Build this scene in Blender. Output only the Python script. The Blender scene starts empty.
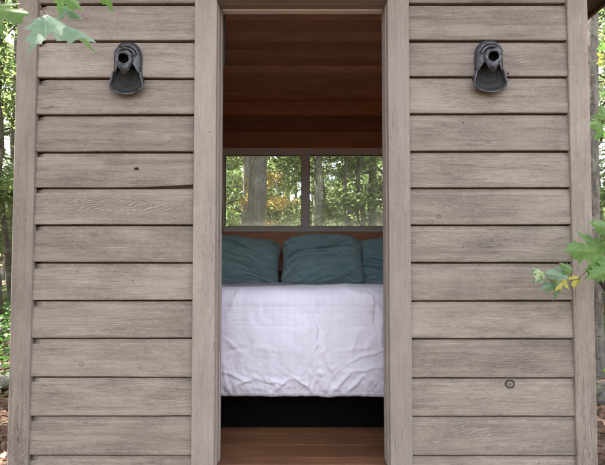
import bpy, bmesh, math, random
import numpy as np
from mathutils import Vector, Matrix, noise
R = math.radians
random.seed(7); rng = np.random.default_rng(7)
scene = bpy.context.scene
col = scene.collection

# ------------------------------------------------------------------ camera
F_PX, TILT, CZ = 458.0, R(2.1), 1.45
cam_d = bpy.data.cameras.new('camera'); cam = bpy.data.objects.new('camera', cam_d); col.objects.link(cam)
cam.location = (0, 0, CZ); cam.rotation_euler = (R(90) + TILT, 0, 0)
cam_d.sensor_width = 36; cam_d.lens = F_PX / 605 * 36; cam_d.clip_start = .02; cam_d.clip_end = 500
scene.camera = cam
def at(px, py, Y):
    u = px - 302.5; v = 232.5 - py
    dy = F_PX*math.cos(TILT) - v*math.sin(TILT); dz = F_PX*math.sin(TILT) + v*math.cos(TILT)
    return Vector((u*Y/dy, Y, CZ + dz*Y/dy))
FLOOR = CZ - .914
WY = 1.95          # face of the siding
IN_BACK = 4.25     # inner face of the back wall
HW = 1.226         # half width of the cabin

# ------------------------------------------------------------------ node helpers
class NT:
    def __init__(s, name):
        s.m = bpy.data.materials.new(name); s.m.use_nodes = True
        s.t = s.m.node_tree; s.t.nodes.clear()
        s.out = s.t.nodes.new('ShaderNodeOutputMaterial')
    def n(s, typ, **kw):
        x = s.t.nodes.new(typ)
        for k, v in kw.items(): setattr(x, k, v)
        return x
    def link(s, a, b): s.t.links.new(a, b)
    def put(s, sock, v):
        if hasattr(v, 'node'): s.link(v, sock)
        else: sock.default_value = v
    def math(s, op, a, b=0.0, c=0.0, clamp=False):
        x = s.n('ShaderNodeMath', operation=op); x.use_clamp = clamp
        s.put(x.inputs[0], a); s.put(x.inputs[1], b); s.put(x.inputs[2], c); return x.outputs[0]
    def comb(s, a, b, c):
        x = s.n('ShaderNodeCombineXYZ'); s.put(x.inputs[0], a); s.put(x.inputs[1], b); s.put(x.inputs[2], c); return x.outputs[0]
    def sep(s, v):
        x = s.n('ShaderNodeSeparateXYZ'); s.put(x.inputs[0], v); return x.outputs
    def noise(s, v, scale, detail=4, rough=.55, dist=0.0):
        x = s.n('ShaderNodeTexNoise'); s.put(x.inputs['Vector'], v); s.put(x.inputs['Scale'], scale)
        s.put(x.inputs['Detail'], detail); s.put(x.inputs['Roughness'], rough); s.put(x.inputs['Distortion'], dist); return x.outputs[0]
    def vor(s, v, scale, feature='F1'):
        x = s.n('ShaderNodeTexVoronoi', feature=feature); s.put(x.inputs['Vector'], v); s.put(x.inputs['Scale'], scale); return x.outputs['Distance']
    def mr(s, v, a, b, c=0.0, d=1.0):
        x = s.n('ShaderNodeMapRange'); x.clamp = True
        for i, q in enumerate((v, a, b, c, d)): s.put(x.inputs[i], q)
        return x.outputs[0]
    def mix(s, f, a, b, mode='MIX'):
        x = s.n('ShaderNodeMix', data_type='RGBA', blend_type=mode)
        s.put(x.inputs[0], f); s.put(x.inputs[6], a if hasattr(a, 'node') else (*a, 1)[:4]); s.put(x.inputs[7], b if hasattr(b, 'node') else (*b, 1)[:4]); return x.outputs[2]
    def attr(s, name):
        return s.n('ShaderNodeAttribute', attribute_name=name).outputs
    def bump(s, h, strength=.3, dist=.002, nrm=None):
        x = s.n('ShaderNodeBump'); s.put(x.inputs['Strength'], strength); s.put(x.inputs['Distance'], dist); s.put(x.inputs['Height'], h)
        if nrm: s.link(nrm, x.inputs['Normal'])
        return x.outputs[0]
    def bsdf(s, colr, rough=.7, nrm=None, **kw):
        x = s.n('ShaderNodeBsdfPrincipled')
        s.put(x.inputs['Base Color'], colr if hasattr(colr, 'node') else (*colr, 1)[:4]); s.put(x.inputs['Roughness'], rough)
        if nrm: s.link(nrm, x.inputs['Normal'])
        for k, v in kw.items(): s.put(x.inputs[k.replace('_', ' ')], v)
        return x.outputs[0]
    def fin(s, sh): s.link(sh, s.out.inputs['Surface']); return s.m
def objco(t): return t.n('ShaderNodeTexCoord').outputs['Object']

# knots in facade coordinates (X world, Z world): px, py, radius(m), kind  (0 = ringed knot, 1 = dark hole)
KNOTS = []
for px, py, r, k in [(82,364,.010,.45),(165,366,.006,.4),(137,169,.0085,-1),(438,217,.009,.6),(413,242,.009,.45),(491,240,.008,.3),(510,384,.0175,1.),
                     (531,175,.006,.3),(95,236,.009,.3),(487,447,.007,.4),(470,366,.010,.2),(182,332,.010,.4),
                     (507,74.5,.005,-1),(463,123,.003,-1),(405.5,37,.004,-1)]:
    p = at(px, py, WY); KNOTS.append((p.x, p.z, r, k))

PATCHES = []
for px, py, w_, h_, kx, kz, ps in [(118,206,76,9,26,-95,.8),(517,62,20,8,34,-110,.5),(480,434,34,8,24,-90,.4),(150,383,30,8,20,-90,.35)]:
    p = at(px, py, WY); PATCHES.append((p.x, p.z, w_*.00425, h_*.00425, kx, kz, ps))

def wood(name, base, dark, light, grain=1.0, ring_k=62., knots=None, rough=.75, blotch=.5, crackz=None, speck=True, tv=(.84,1.12)):
    t = NT(name)
    g = t.attr('gc')['Vector']; A, C, Rr = t.sep(g)
    Roff = t.math('MULTIPLY', Rr, 37.0)
    warp = t.noise(t.comb(t.math('MULTIPLY', A, 2.2), t.math('MULTIPLY', C, 7.), Roff), 1.0, 2, .5)
    warp2 = t.noise(t.comb(t.math('MULTIPLY', A, 16.), t.math('MULTIPLY', C, 40.), Roff), 1.0, 2, .5)
    ring = t.math('MULTIPLY', C, ring_k)
    ring = t.math('ADD', ring, t.math('MULTIPLY', warp, 13.0))
    ring = t.math('ADD', ring, t.math('MULTIPLY', warp2, .9))
    kd = None
    for (kx, kz, r, kind) in (knots or []):
        dx = t.math('MULTIPLY', t.math('SUBTRACT', A, kx), .8 if kind > 0 else .6); dz = t.math('SUBTRACT', C, kz)
        d = t.math('SQRT', t.math('ADD', t.math('MULTIPLY', dx, dx), t.math('MULTIPLY', dz, dz)))
        d = t.math('ADD', d, t.math('MULTIPLY', t.math('SUBTRACT', warp2, .5), r*.55))
        if kind > 0:
            ring = t.math('ADD', ring, t.mr(d, 0, r*3.6, 4.5, 0))
            rim = t.math('MULTIPLY', t.mr(d, r*.55, r*.85), t.mr(d, r*.9, r*1.15, 1, 0))
            kk = t.math('MULTIPLY', t.math('ADD', rim, t.math('MAXIMUM', t.mr(d, r*.8, r, .25, 0), t.mr(d, r*.15, r*.4, .8, 0))), .8*kind)
        else:
            kk = t.mr(d, r*.6, r*.8, 1.5, 0)
        kd = kk if kd is None else t.math('MAXIMUM', kd, kk)
    fr = t.math('FRACT', ring)
    line = t.math('MULTIPLY', t.mr(fr, 0, .82, 0, 1), t.mr(fr, .86, 1., 1, 0))
    line = t.math('POWER', line, 2.2)
    # per board weight of the growth rings
    wgt = t.noise(t.comb(t.math('MULTIPLY', A, .9), t.math('MULTIPLY', C, 2.), t.math('ADD', Roff, 9.)), 1.0, 2, .5)
    wgt = t.mr(wgt, .48, .66, .0, 1.0)
    line = t.math('MULTIPLY', line, wgt)
    fib = t.noise(t.comb(t.math('MULTIPLY', A, 9.), t.math('MULTIPLY', C, 420.), Roff), 1.0, 3, .6)
    fib2 = t.noise(t.comb(t.math('MULTIPLY', A, 3.), t.math('MULTIPLY', C, 70.), Roff), 1.0, 4, .65)
    blo = t.noise(t.comb(t.math('MULTIPLY', A, 3.5), t.math('MULTIPLY', C, 11.), Roff), 1.0, 5, .62)
    blo2 = t.noise(t.comb(t.math('MULTIPLY', A, 30.), t.math('MULTIPLY', C, 70.), Roff), 1.0, 4, .7)
    tone = t.n('ShaderNodeTexWhiteNoise', noise_dimensions='1D'); t.put(tone.inputs['W'], t.math('MULTIPLY', Rr, 91.7)); tone = tone.outputs[0]
    c = t.mix(t.mr(blo, .40, .66, 0, blotch), base, dark)
    stain = t.noise(t.comb(t.math('MULTIPLY', A, 2.6), t.math('MULTIPLY', C, 3.4), 5.), 1.0, 6, .72)
    c = t.mix(t.mr(stain, .52, .70, 0, .55*blotch), c, dark)
    c = t.mix(t.mr(stain, .44, .30, 0, .5*blotch), c, light)
    c = t.mix(t.mr(fib2, .5, .72, 0, .55*grain), c, dark)
    c = t.mix(t.mr(blo2, .52, .75, 0, .38), c, light)
    c = t.mix(t.math('MULTIPLY', line, .26*grain), c, dark)
    broad = t.noise(t.comb(t.math('MULTIPLY', A, 1.4), t.math('MULTIPLY', C, 26.), t.math('ADD', Roff, 31.)), 1.0, 3, .55)
    c = t.mix(t.mr(broad, .5, .7, 0, .38*blotch*2), c, dark)
    c = t.mix(t.mr(fib, .3, .75, 0, .30*grain), c, light)
    if speck:
        fine = t.noise(t.comb(t.math('MULTIPLY', A, 60.), t.math('MULTIPLY', C, 330.), Roff), 1.0, 2, .6)
        c = t.mix(t.math('MULTIPLY', t.mr(fine, .52, .72), t.mr(blo, .35, .6, .15, .65)), c, dark)
        scr = t.noise(t.comb(t.math('MULTIPLY', A, 8.), t.math('MULTIPLY', C, 150.), t.math('ADD', Roff, 55.)), 1.0, 2, .5)
        c = t.mix(t.mr(scr, .68, .76, 0, .55), c, tuple(min(1, q*1.15) for q in light))
    c = t.mix(1.0, c, t.comb(*(t.mr(tone, 0, 1, *tv),)*3), 'MULTIPLY')
    height = t.math('ADD', t.math('MULTIPLY', line, -.55), t.math('MULTIPLY', fib, .5))
    height = t.math('ADD', height, t.math('MULTIPLY', fib2, .9))
    if speck:
        # nail holes, splinters and dirt in the open grain
        sp = t.noise(t.comb(t.math('MULTIPLY', A, 34.), t.math('MULTIPLY', C, 260.), t.math('ADD', Roff, 4.)), 1.0, 3, .7)
        gate = t.noise(t.comb(t.math('MULTIPLY', A, 3.), t.math('MULTIPLY', C, 9.), t.math('ADD', Roff, 2.)), 1.0, 3, .6)
        sp = t.math('MULTIPLY', t.mr(sp, .66, .74), t.mr(gate, .5, .68))
        nail = t.vor(t.comb(t.math('MULTIPLY', A, 14.), t.math('MULTIPLY', C, 24.), Roff), 1.0)
        nail = t.mr(nail, .035, .06, 1, 0)
        gate2 = t.noise(t.comb(A, C, Roff), 9.0, 1, .5)
        nail = t.math('MULTIPLY', nail, t.mr(gate2, .52, .56))
        sp = t.math('MAXIMUM', sp, nail)
        c = t.mix(t.math('MULTIPLY', sp, .75), c, tuple(x*.22 for x in dark))
        height = t.math('SUBTRACT', height, t.math('MULTIPLY', sp, 1.2))
        # long checks (thin drying cracks)
        ck = t.noise(t.comb(t.math('MULTIPLY', A, 2.4), t.math('MULTIPLY', C, 55.), t.math('ADD', Roff, 17.)), 1.0, 2, .5)
        ck = t.math('MULTIPLY', t.mr(t.math('ABSOLUTE', t.math('SUBTRACT', ck, .5)), 0, .010, 1, 0), t.mr(gate, .52, .62))
        c = t.mix(t.math('MULTIPLY', ck, .6), c, tuple(x*.3 for x in dark))
        height = t.math('SUBTRACT', height, ck)
    if crackz:
        # peeling, cracked paint low on the outer corner boards
        lo = t.mr(A, crackz[0], crackz[1], 1, 0)
        v0 = t.comb(t.math('MULTIPLY', A, 7.), t.math('MULTIPLY', C, 55.), Roff)
        n0 = t.noise(v0, 1., 5, .65, .5)
        n1 = t.noise(t.comb(t.math('MULTIPLY', A, 4.), t.math('MULTIPLY', C, 22.), Roff), 1., 3, .6)
        ee = t.math('MULTIPLY', t.mr(t.math('ABSOLUTE', t.math('SUBTRACT', n0, .5)), .004, .016, 1, 0), t.mr(t.math('MULTIPLY', lo, n1), .42, .56))
        pe = t.math('MULTIPLY', t.mr(t.math('MULTIPLY', lo, 1.0), .1, .6), t.mr(n0, .54, .57))
        c = t.mix(t.math('MULTIPLY', pe, .5), c, dark)
        c = t.mix(t.math('MULTIPLY', ee, .85), c, tuple(x*.3 for x in dark))
        height = t.math('SUBTRACT', height, t.math('ADD', t.math('MULTIPLY', pe, 1.0), t.math('MULTIPLY', ee, 2.0)))
    if kd is not None:
        c = t.mix(t.math('MINIMUM', kd, 1.0), c, tuple(x*.10 for x in dark))
        height = t.math('SUBTRACT', height, t.math('MULTIPLY', kd, 1.5))
    for (px_, pz_, hx, hz, kx_, kz_, ps_) in (PATCHES if knots else []):
        m_ = t.math('MULTIPLY', t.mr(t.math('ABSOLUTE', t.math('SUBTRACT', A, px_)), hx*.45, hx, ps_, 0), t.mr(t.math('ABSOLUTE', t.math('SUBTRACT', C, pz_)), hz*.3, hz, 1, 0))
        m_ = t.math('MULTIPLY', m_, t.mr(blo, .3, .5, .35, 1.))
        f_ = t.math('FRACT', t.math('ADD', t.math('ADD', t.math('MULTIPLY', A, kx_), t.math('MULTIPLY', C, kz_)), t.math('ADD', t.math('MULTIPLY', warp2, 2.4), t.math('MULTIPLY', warp, 1.5))))
        d_ = t.math('MULTIPLY', t.math('MULTIPLY', t.mr(f_, .35, .85), t.mr(f_, .88, 1., 1, 0)), m_)
        l_ = t.math('MULTIPLY', t.math('MULTIPLY', t.mr(f_, 0, .2), t.mr(f_, .25, .4, 1, 0)), m_)
        c = t.mix(t.math('MULTIPLY', d_, .55), c, dark); c = t.mix(t.math('MULTIPLY', l_, .6), c, tuple(min(1, q*1.12) for q in light))
        height = t.math('ADD', height, t.math('SUBTRACT', l_, d_))
    nb = t.bump(height, .55*min(grain, 1.2), .0016)
    ro = t.mr(fib2, .3, .7, rough-.06, rough+.1)
    return t.fin(t.bsdf(c, ro, nb, Specular_IOR_Level=.3))

M = {}
M['siding'] = wood('weathered_taupe_siding', (.268,.228,.192), (.088,.072,.059), (.41,.36,.312), grain=1.0, knots=KNOTS)
M['trim'] = wood('weathered_taupe_trim', (.308,.268,.236), (.175,.148,.127), (.41,.365,.325), grain=.55, ring_k=40, blotch=.35)
M['corner'] = wood('weathered_peeling_trim', (.283,.243,.209), (.13,.107,.089), (.40,.355,.31), grain=.7, ring_k=40, blotch=.45, crackz=(CZ-.75, CZ-.25))
M['cedar'] = wood('cedar_panelling', (.58,.29,.165), (.38,.17,.095), (.68,.38,.23), grain=.6, ring_k=45, rough=.5, speck=False, blotch=.7, tv=(.45,1.5))
M['floor'] = wood('varnished_floorboards', (.13,.06,.029), (.065,.029,.015), (.20,.10,.052), grain=.9, ring_k=50, rough=.45, speck=False, blotch=.8)
M['winframe'] = wood('painted_window_wood', (.78,.74,.72), (.70,.65,.63), (.82,.79,.77), grain=.3, speck=False, rough=.5)
M['bedwood'] = wood('bed_pine', (.20,.10,.05), (.12,.05,.03), (.3,.16,.09), grain=.6, speck=False)
M['fascia'] = wood('dark_fascia', (.09,.065,.05), (.05,.035,.028), (.13,.10,.08), grain=.6)

def simple(name, c, rough=.6, metallic=0., bump=None):
    t = NT(name); o = objco(t)
    n = t.noise(o, 14, 4, .6)
    cc = t.mix(t.mr(n, .35, .7), tuple(x*.82 for x in c), tuple(min(1, x*1.12) for x in c))
    nb = t.bump(t.noise(o, bump[0], 4, .6), bump[1], bump[2]) if bump else None
    return t.fin(t.bsdf(cc, rough, nb, Metallic=metallic))
M['shade_black'] = simple('painted_shade_black', (.004,.0035,.003), .95)  # near-black standing for shade under the bed and inside the spouts
for n_ in M['shade_black'].node_tree.nodes:
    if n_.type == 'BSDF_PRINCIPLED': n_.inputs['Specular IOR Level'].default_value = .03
M['roofing'] = simple('dark_shingles', (.05,.048,.045), .9, bump=(30,.6,.01))
M['black_metal'] = simple('black_hardware', (.02,.02,.02), .45, .6)
M['stone'] = simple('grey_stone', (.13,.12,.112), .85, bump=(9,.6,.02))
M['concrete'] = simple('concrete', (.25,.24,.22), .9, bump=(20,.5,.01))
M['mattress'] = simple('mattress_fabric', (.5,.5,.52), .9)

def m_glass():
    t = NT('window_glass')
    tr = t.n('ShaderNodeBsdfTransparent'); tr.inputs[0].default_value = (.93,.96,.94,1)
    gl = t.n('ShaderNodeBsdfGlossy'); gl.inputs['Roughness'].default_value = .02
    fr = t.n('ShaderNodeFresnel'); fr.inputs[0].default_value = 1.45
    mx = t.n('ShaderNodeMixShader'); t.link(fr.outputs[0], mx.inputs[0]); t.link(tr.outputs[0], mx.inputs[1]); t.link(gl.outputs[0], mx.inputs[2])
    df = t.n('ShaderNodeBsdfDiffuse'); df.inputs[0].default_value = (.8,.8,.78,1); tl = t.n('ShaderNodeBsdfTranslucent'); tl.inputs[0].default_value = (.9,.9,.86,1)
    m1 = t.n('ShaderNodeMixShader'); m1.inputs[0].default_value = .7; t.link(df.outputs[0], m1.inputs[1]); t.link(tl.outputs[0], m1.inputs[2])
    m2 = t.n('ShaderNodeMixShader'); t.link(t.mr(t.noise(objco(t), 6, 5, .7), .35, .7, .09, .17), m2.inputs[0]); t.link(mx.outputs[0], m2.inputs[1]); t.link(m1.outputs[0], m2.inputs[2])  # pale dust film added so the view outside reads lighter
    return t.fin(m2.outputs[0])
M['glass'] = m_glass()

def m_cloth(name, c1, c2, wr=1.0, stripes=False, sheen=.3):
    t = NT(name); o = objco(t)
    n = t.noise(o, 5, 4, .6)
    cc = t.mix(t.mr(n, .35, .65), c1, c2)
    w1 = t.noise(o, 22, 3, .5, 1.2); w2 = t.noise(o, 60, 3, .55, .6)
    h = t.math('ADD', t.math('MULTIPLY', w1, .5), t.math('MULTIPLY', w2, .3))
    nb = t.bump(h, .35*wr, .006)
    if stripes:
        x = t.sep(o)[0]
        s = t.math('FRACT', t.math('MULTIPLY', x, 28.0)); s = t.mr(t.math('ABSOLUTE', t.math('SUBTRACT', s, .5)), .22, .28)
        cc = t.mix(t.math('MULTIPLY', s, .06), cc, tuple(q*.72 for q in c1))
    return t.fin(t.bsdf(cc, .85, nb, Sheen_Weight=sheen, Specular_IOR_Level=.2))
M['duvet'] = m_cloth('lilac_white_duvet', (.575,.565,.66), (.62,.61,.705), .8, True)
M['pillow'] = m_cloth('teal_pillowcase', (.29,.445,.46), (.33,.49,.505), 1.0)

def m_ornament():
    t = NT('weathered_grey_metal'); o = objco(t)
    geo = t.n('ShaderNodeNewGeometry')
    n1 = t.noise(o, 38, 5, .65); n2 = t.noise(o, 120, 3, .6)
    c = t.mix(t.mr(n1, .38, .62), (.022,.024,.027), (.115,.123,.138))
    c = t.mix(t.mr(n2, .62, .72), c, (.26,.275,.30))
    return t.fin(t.bsdf(c, t.mr(n1, .3, .7, .36, .6), t.bump(n1, .5, .004), Metallic=.35))
M['ornament'] = m_ornament()
M['ornament_in'] = simple('dark_olive_inner', (.005,.0055,.004), .7, 0., bump=(40,.4,.003))  # near-black olive for the inner plate

def m_bark(name, c1, c2, lich, sc=1.0):
    t = NT(name); o = objco(t); x, y, z = t.sep(o)
    v = t.comb(x, y, t.math('MULTIPLY', z, .22))
    n = t.noise(v, 26*sc, 6, .7, .4); big = t.noise(o, 5, 4, .6); vz = t.noise(t.comb(x, y, t.math('MULTIPLY', z, 3.)), 9, 4, .65)
    c = t.mix(t.mr(n, .38, .62), c1, c2)
    c = t.mix(t.mr(big, .52, .62, 0, .7), c, lich)
    c = t.mix(t.mr(vz, .60, .66, 0, .7), c, tuple(q*.35 for q in c1))
    return t.fin(t.bsdf(c, .9, t.bump(n, .9, .02)))
M['bark_grey'] = m_bark('grey_bark', (.065,.055,.046), (.19,.17,.148), (.24,.24,.20))
M['bark_dark'] = m_bark('dark_bark', (.045,.036,.028), (.12,.098,.08), (.16,.17,.12), 1.3)
M['bark_pale'] = m_bark('pale_flecked_bark', (.13,.115,.095), (.32,.295,.26), (.28,.28,.24), .8)
M['twig'] = m_bark('reddish_twig', (.10,.045,.035), (.22,.12,.09), (.2,.14,.1), 2)

def m_leaf(name, cols, trans=.5):
    t = NT(name); r = t.attr('lr')['Fac']
    cr = t.n('ShaderNodeValToRGB'); t.link(r, cr.inputs[0]); e = cr.color_ramp.elements
    while len(e) < len(cols): e.new(.5)
    for i, (p, c) in enumerate(cols): e[i].position = p; e[i].color = (*c, 1)
    d = t.bsdf(cr.outputs[0], .5, None, Specular_IOR_Level=.35)
    tr = t.n('ShaderNodeBsdfTranslucent')
    tc = t.mix(1.0, cr.outputs[0], (1.6,1.7,1.35), 'MULTIPLY'); t.link(tc, tr.inputs[0])
    mx = t.n('ShaderNodeMixShader'); mx.inputs[0].default_value = trans
    t.link(d, mx.inputs[1]); t.link(tr.outputs[0], mx.inputs[2]); return t.fin(mx.outputs[0])
M['leaf'] = m_leaf('maple_foliage', [(0,(.055,.085,.04)), (.45,(.10,.14,.06)), (.85,(.17,.205,.085)), (1,(.28,.28,.12))])
M['leaf_pale'] = m_leaf('pale_foliage', [(0,(.10,.14,.06)), (.5,(.18,.22,.10)), (.85,(.28,.29,.14)), (1,(.38,.30,.14))])
M['leaf_gold'] = m_leaf('golden_foliage', [(0,(.30,.20,.08)), (.5,(.46,.30,.12)), (.8,(.50,.36,.14)), (1,(.30,.30,.06))])
M['needle'] = m_leaf('spruce_needles', [(0,(.018,.042,.022)), (.6,(.035,.075,.035)), (1,(.07,.11,.04))], .2)
M['cover'] = m_leaf('ground_plants', [(0,(.03,.07,.02)), (.6,(.07,.14,.035)), (1,(.14,.20,.05))], .35)
M['litter'] = m_leaf('fallen_leaves', [(0,(.03,.015,.01)), (.4,(.08,.036,.022)), (.8,(.13,.062,.038)), (1,(.19,.11,.06))], .15)

def m_ground():
    t = NT('forest_floor'); o = objco(t)
    n = t.noise(o, 6, 8, .7); n2 = t.noise(o, .5, 4, .6); v = t.vor(o, 26)
    c = t.mix(t.mr(n, .35, .65), (.045,.03,.02), (.13,.08,.055))
    c = t.mix(t.mr(v, .1, .6, 0, .6), c, (.17,.095,.06))
    c = t.mix(t.mr(n2, .5, .62, 0, .55), c, (.04,.065,.02))
    return t.fin(t.bsdf(c, .95, t.bump(t.math('ADD', n, t.math('MULTIPLY', v, .5)), 1., .04)))
M['ground'] = m_ground()

# ------------------------------------------------------------------ object helpers
def tag(o, label=None, cat=None, group=None, kind=None):
    if label: o['label'] = label
    if cat: o['category'] = cat
    if group: o['group'] = group
    if kind: o['kind'] = kind
    return o
def empty(name, loc=(0,0,0), rz=0):
    o = bpy.data.objects.new(name, None); col.objects.link(o); o.location = loc; o.rotation_euler.z = rz; o.empty_display_size = .1; return o
def mesh_obj(name, verts, faces, mat, parent=None, gc=None, lr=None, smooth=False, world=True, mats=None, mi=None):
    """verts in world space; when parented to an unrotated empty they are shifted into its space."""
    me = bpy.data.meshes.new(name)
    V = np.asarray(verts, dtype=np.float64).reshape(-1, 3)
    if parent is not None and world:
        off = np.array(parent_loc(parent)); V = V - off
    if isinstance(faces, np.ndarray) and faces.ndim == 2:
        k = faces.shape[1]; nf = len(faces)
        me.vertices.add(len(V)); me.vertices.foreach_set('co', V.astype(np.float32).ravel())
        me.loops.add(nf*k); me.loops.foreach_set('vertex_index', faces.astype(np.int32).ravel())
        me.polygons.add(nf); me.polygons.foreach_set('loop_start', np.arange(0, nf*k, k, dtype=np.int32))
        me.update(calc_edges=True); me.validate()
    else:
        me.from_pydata([tuple(v) for v in V], [], [tuple(int(i) for i in f) for f in faces]); me.update()
    if gc is not None:
        a = me.attributes.new('gc', 'FLOAT_VECTOR', 'POINT'); a.data.foreach_set('vector', np.asarray(gc, dtype=np.float32).ravel())
    if lr is not None:
        a = me.attributes.new('lr', 'FLOAT', 'POINT'); a.data.foreach_set('value', np.asarray(lr, dtype=np.float32).ravel())
    for m_ in (mats or [mat]): me.materials.append(m_)
    if mi is not None: me.polygons.foreach_set('material_index', np.asarray(mi, dtype=np.int32))
    if smooth: me.polygons.foreach_set('use_smooth', [True]*len(me.polygons))
    o = bpy.data.objects.new(name, me); col.objects.link(o)
    if parent is not None: o.parent = parent
    return o
def parent_loc(p):
    l = Vector(p.location)
    while p.parent: p = p.parent; l = l + Vector(p.location)
    return l

class WB:
    """collects bevelled wooden boards (boxes) with grain coordinates"""
    def __init__(s): s.v = []; s.f = []; s.g = []
    def box(s, lo, hi, grain='x', rnd=None, bev=.0015, off=0.0, jit=0.0):
        lo = Vector(lo); hi = Vector(hi); rnd = random.random()*10 if rnd is None else rnd
        b = min(bev, *( (hi-lo)[i]*.3 for i in range(3)))
        bm = bmesh.new(); bmesh.ops.create_cube(bm, size=1)
        for v in bm.verts: v.co = Vector(((lo[i]+hi[i])/2 + v.co[i]*(hi[i]-lo[i]) for i in range(3)))
        # subdivide along the grain so edges can wander a little
        if b > 0: bmesh.ops.bevel(bm, geom=list(bm.edges), offset=b, segments=1, affect='EDGES')
        base = len(s.v); bm.verts.ensure_lookup_table()
        ax = {'x': 0, 'y': 1, 'z': 2}[grain]; oth = [i for i in range(3) if i != ax]
        for v in bm.verts:
            s.v.append(tuple(v.co))
            if grain == 'x': c = v.co.z + (v.co.y)*.7
            elif grain == 'y': c = v.co.z + v.co.x*.7
            else: c = v.co.x + v.co.y*.7
            s.g.append((v.co[ax] + off, c, rnd))
        for f in bm.faces: s.f.append([base + v.index for v in f.verts])
        bm.free()
    def build(s, name, mat, parent): return mesh_obj(name, s.v, s.f, mat, parent, gc=s.g)

# ------------------------------------------------------------------ the cabin
cab = empty('wooden_cabin', (0, WY, 0))
tag(cab, 'small grey brown wooden cabin with lap siding and an open doorway', 'cabin')

def line_z(pys): return [at(302, p, WY).z for p in pys]
LY = [4, 41, 78, 114.5, 151.7, 187.5, 224.4, 262, 299.8, 337.4, 376.3, 415, 454.3]
lap = line_z(LY)
lap = [lap[0] + .157*k for k in range(3, 0, -1)] + lap + [lap[-1] - .160*k for k in range(1, 3)]   # bottoms of the boards, top to bottom

def j_hack(u, length): return max(0, (u/length-.66)/.34)
def siding(origin, along, outward, length, laps, offset, notch_at=None, top=None, seed=1, true_coords=False):
    """drop siding as one mesh; board k hangs between laps[k] (its bottom) and laps[k-1]."""
    rr = random.Random(seed)
    V, Fc, G = [], [], []
    A_ = Vector(along); O_ = Vector(outward); o_ = Vector(origin)
    n = max(6, int(length/.035))
    for k in range(1, len(laps)):
        zb, zt = laps[k], laps[k-1]
        rnd = rr.random()*10
        tilt = rr.uniform(-.0012, .0012); proud = rr.uniform(-.0008, .0008)
        cove = .027 + rr.uniform(-.003, .003)
        # profile: (z, out) from under the bottom lip up to the top behind the next board
        prof = [(zb+.006, -.026), (zb-.0005, -.010), (zb, .0065), (zb+.0025, .0085), (zb+.010, .0088), (zb+(zt-zb)*.35, .0062), (zb+(zt-zb)*.6, .0040), (zt-cove-.004, .0020), (zt-cove, .0012),
                (zt-cove+.002, -.0010), (zt-cove+.009, -.0022), (zt-.0075, -.0030), (zt-.0068, -.030), (zt+.022, -.032)]
        base = len(V)
        ph = rr.random()*100
        for i in range(n+1):
            u = length*i/n
            wob = noise.noise(Vector((u*3.1, ph, 0)))*.0016 + noise.noise(Vector((u*14, ph, 5)))*.0006 + tilt*(u/length-.5)*2
            wob_up = noise.noise(Vector((u*9, ph+7, 2)))*.0012
            wout = noise.noise(Vector((u*2.2, ph+20, 1)))*.0012
            # a slight sag gap: one warped board on the left wall
            gap = 0
            if true_coords and k == 8 and seed == 3 and j_hack(u, length) > 0: wob += .011*j_hack(u, length)**1.3
            for j, (z, out) in enumerate(prof):
                zz = z + (wob if j < 5 else (wob_up if 7 <= j <= 9 else 0))
                oo = out + proud + wout
                if notch_at is not None and j >= 9 and j <= 13 and abs(u - (0 if notch_at == 0 else length)) < .017: oo -= .016
                V.append(tuple(o_ + A_*u + O_*oo + Vector((0, 0, zz))))
                p = o_ + A_*u
                G.append(((p.x if true_coords else u + offset), zz, rnd))
        m_ = len(prof)
        for i in range(n):
            for j in range(m_-1):
                a = base + i*m_ + j; b = a + m_
                Fc.append((a, b, b+1, a+1))
    return V, Fc, G
def add_siding(name, *a, label=None, **k):
    V, Fc, G = siding(*a, **k)
    o = mesh_obj(name, V, Fc, M['siding'], cab, gc=G)
    if label: o['label'] = label
    return o
x_lt0, x_lt1 = at(194.2, 233, WY).x, at(216.2, 233, WY).x      # left door trim
x_rt0, x_rt1 = at(388.0, 233, WY).x, at(409.6, 233, WY).x      # right door trim
cbw = .0868                                                     # corner board width
xl0, xr0 = -HW + cbw - .004, HW - cbw + .004
OUT = Vector((0,-1,0))
add_siding('siding', (xl0, WY, 0), (1,0,0), OUT, (x_lt0+.004) - xl0, lap, 0, notch_at=0, seed=3, true_coords=True, label='siding left of the doorway with a small black hole in one board')
laprr = [z + d for z, d in zip(lap, [0,0,0,.001,.001,.006,.004,.003,0,0,0,-.001,-.002,-.003,-.001,-.001,0,0])]
add_siding('siding', (x_rt1-.004, WY, 0), (1,0,0), OUT, xr0 - (x_rt1-.004), laprr, 0, seed=8, true_coords=True, label='siding right of the doorway with a large round knot low down')
BYO = IN_BACK + .11
side_len = BYO - WY - .1
add_siding('siding', (-HW+.030, WY+.03, 0), (0,1,0), (-1,0,0), side_len+.05, lap, 20, seed=11)
add_siding('siding', (HW-.030, WY+.03, 0), (0,1,0), (1,0,0), side_len+.05, lap, 30, seed=12)

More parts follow.
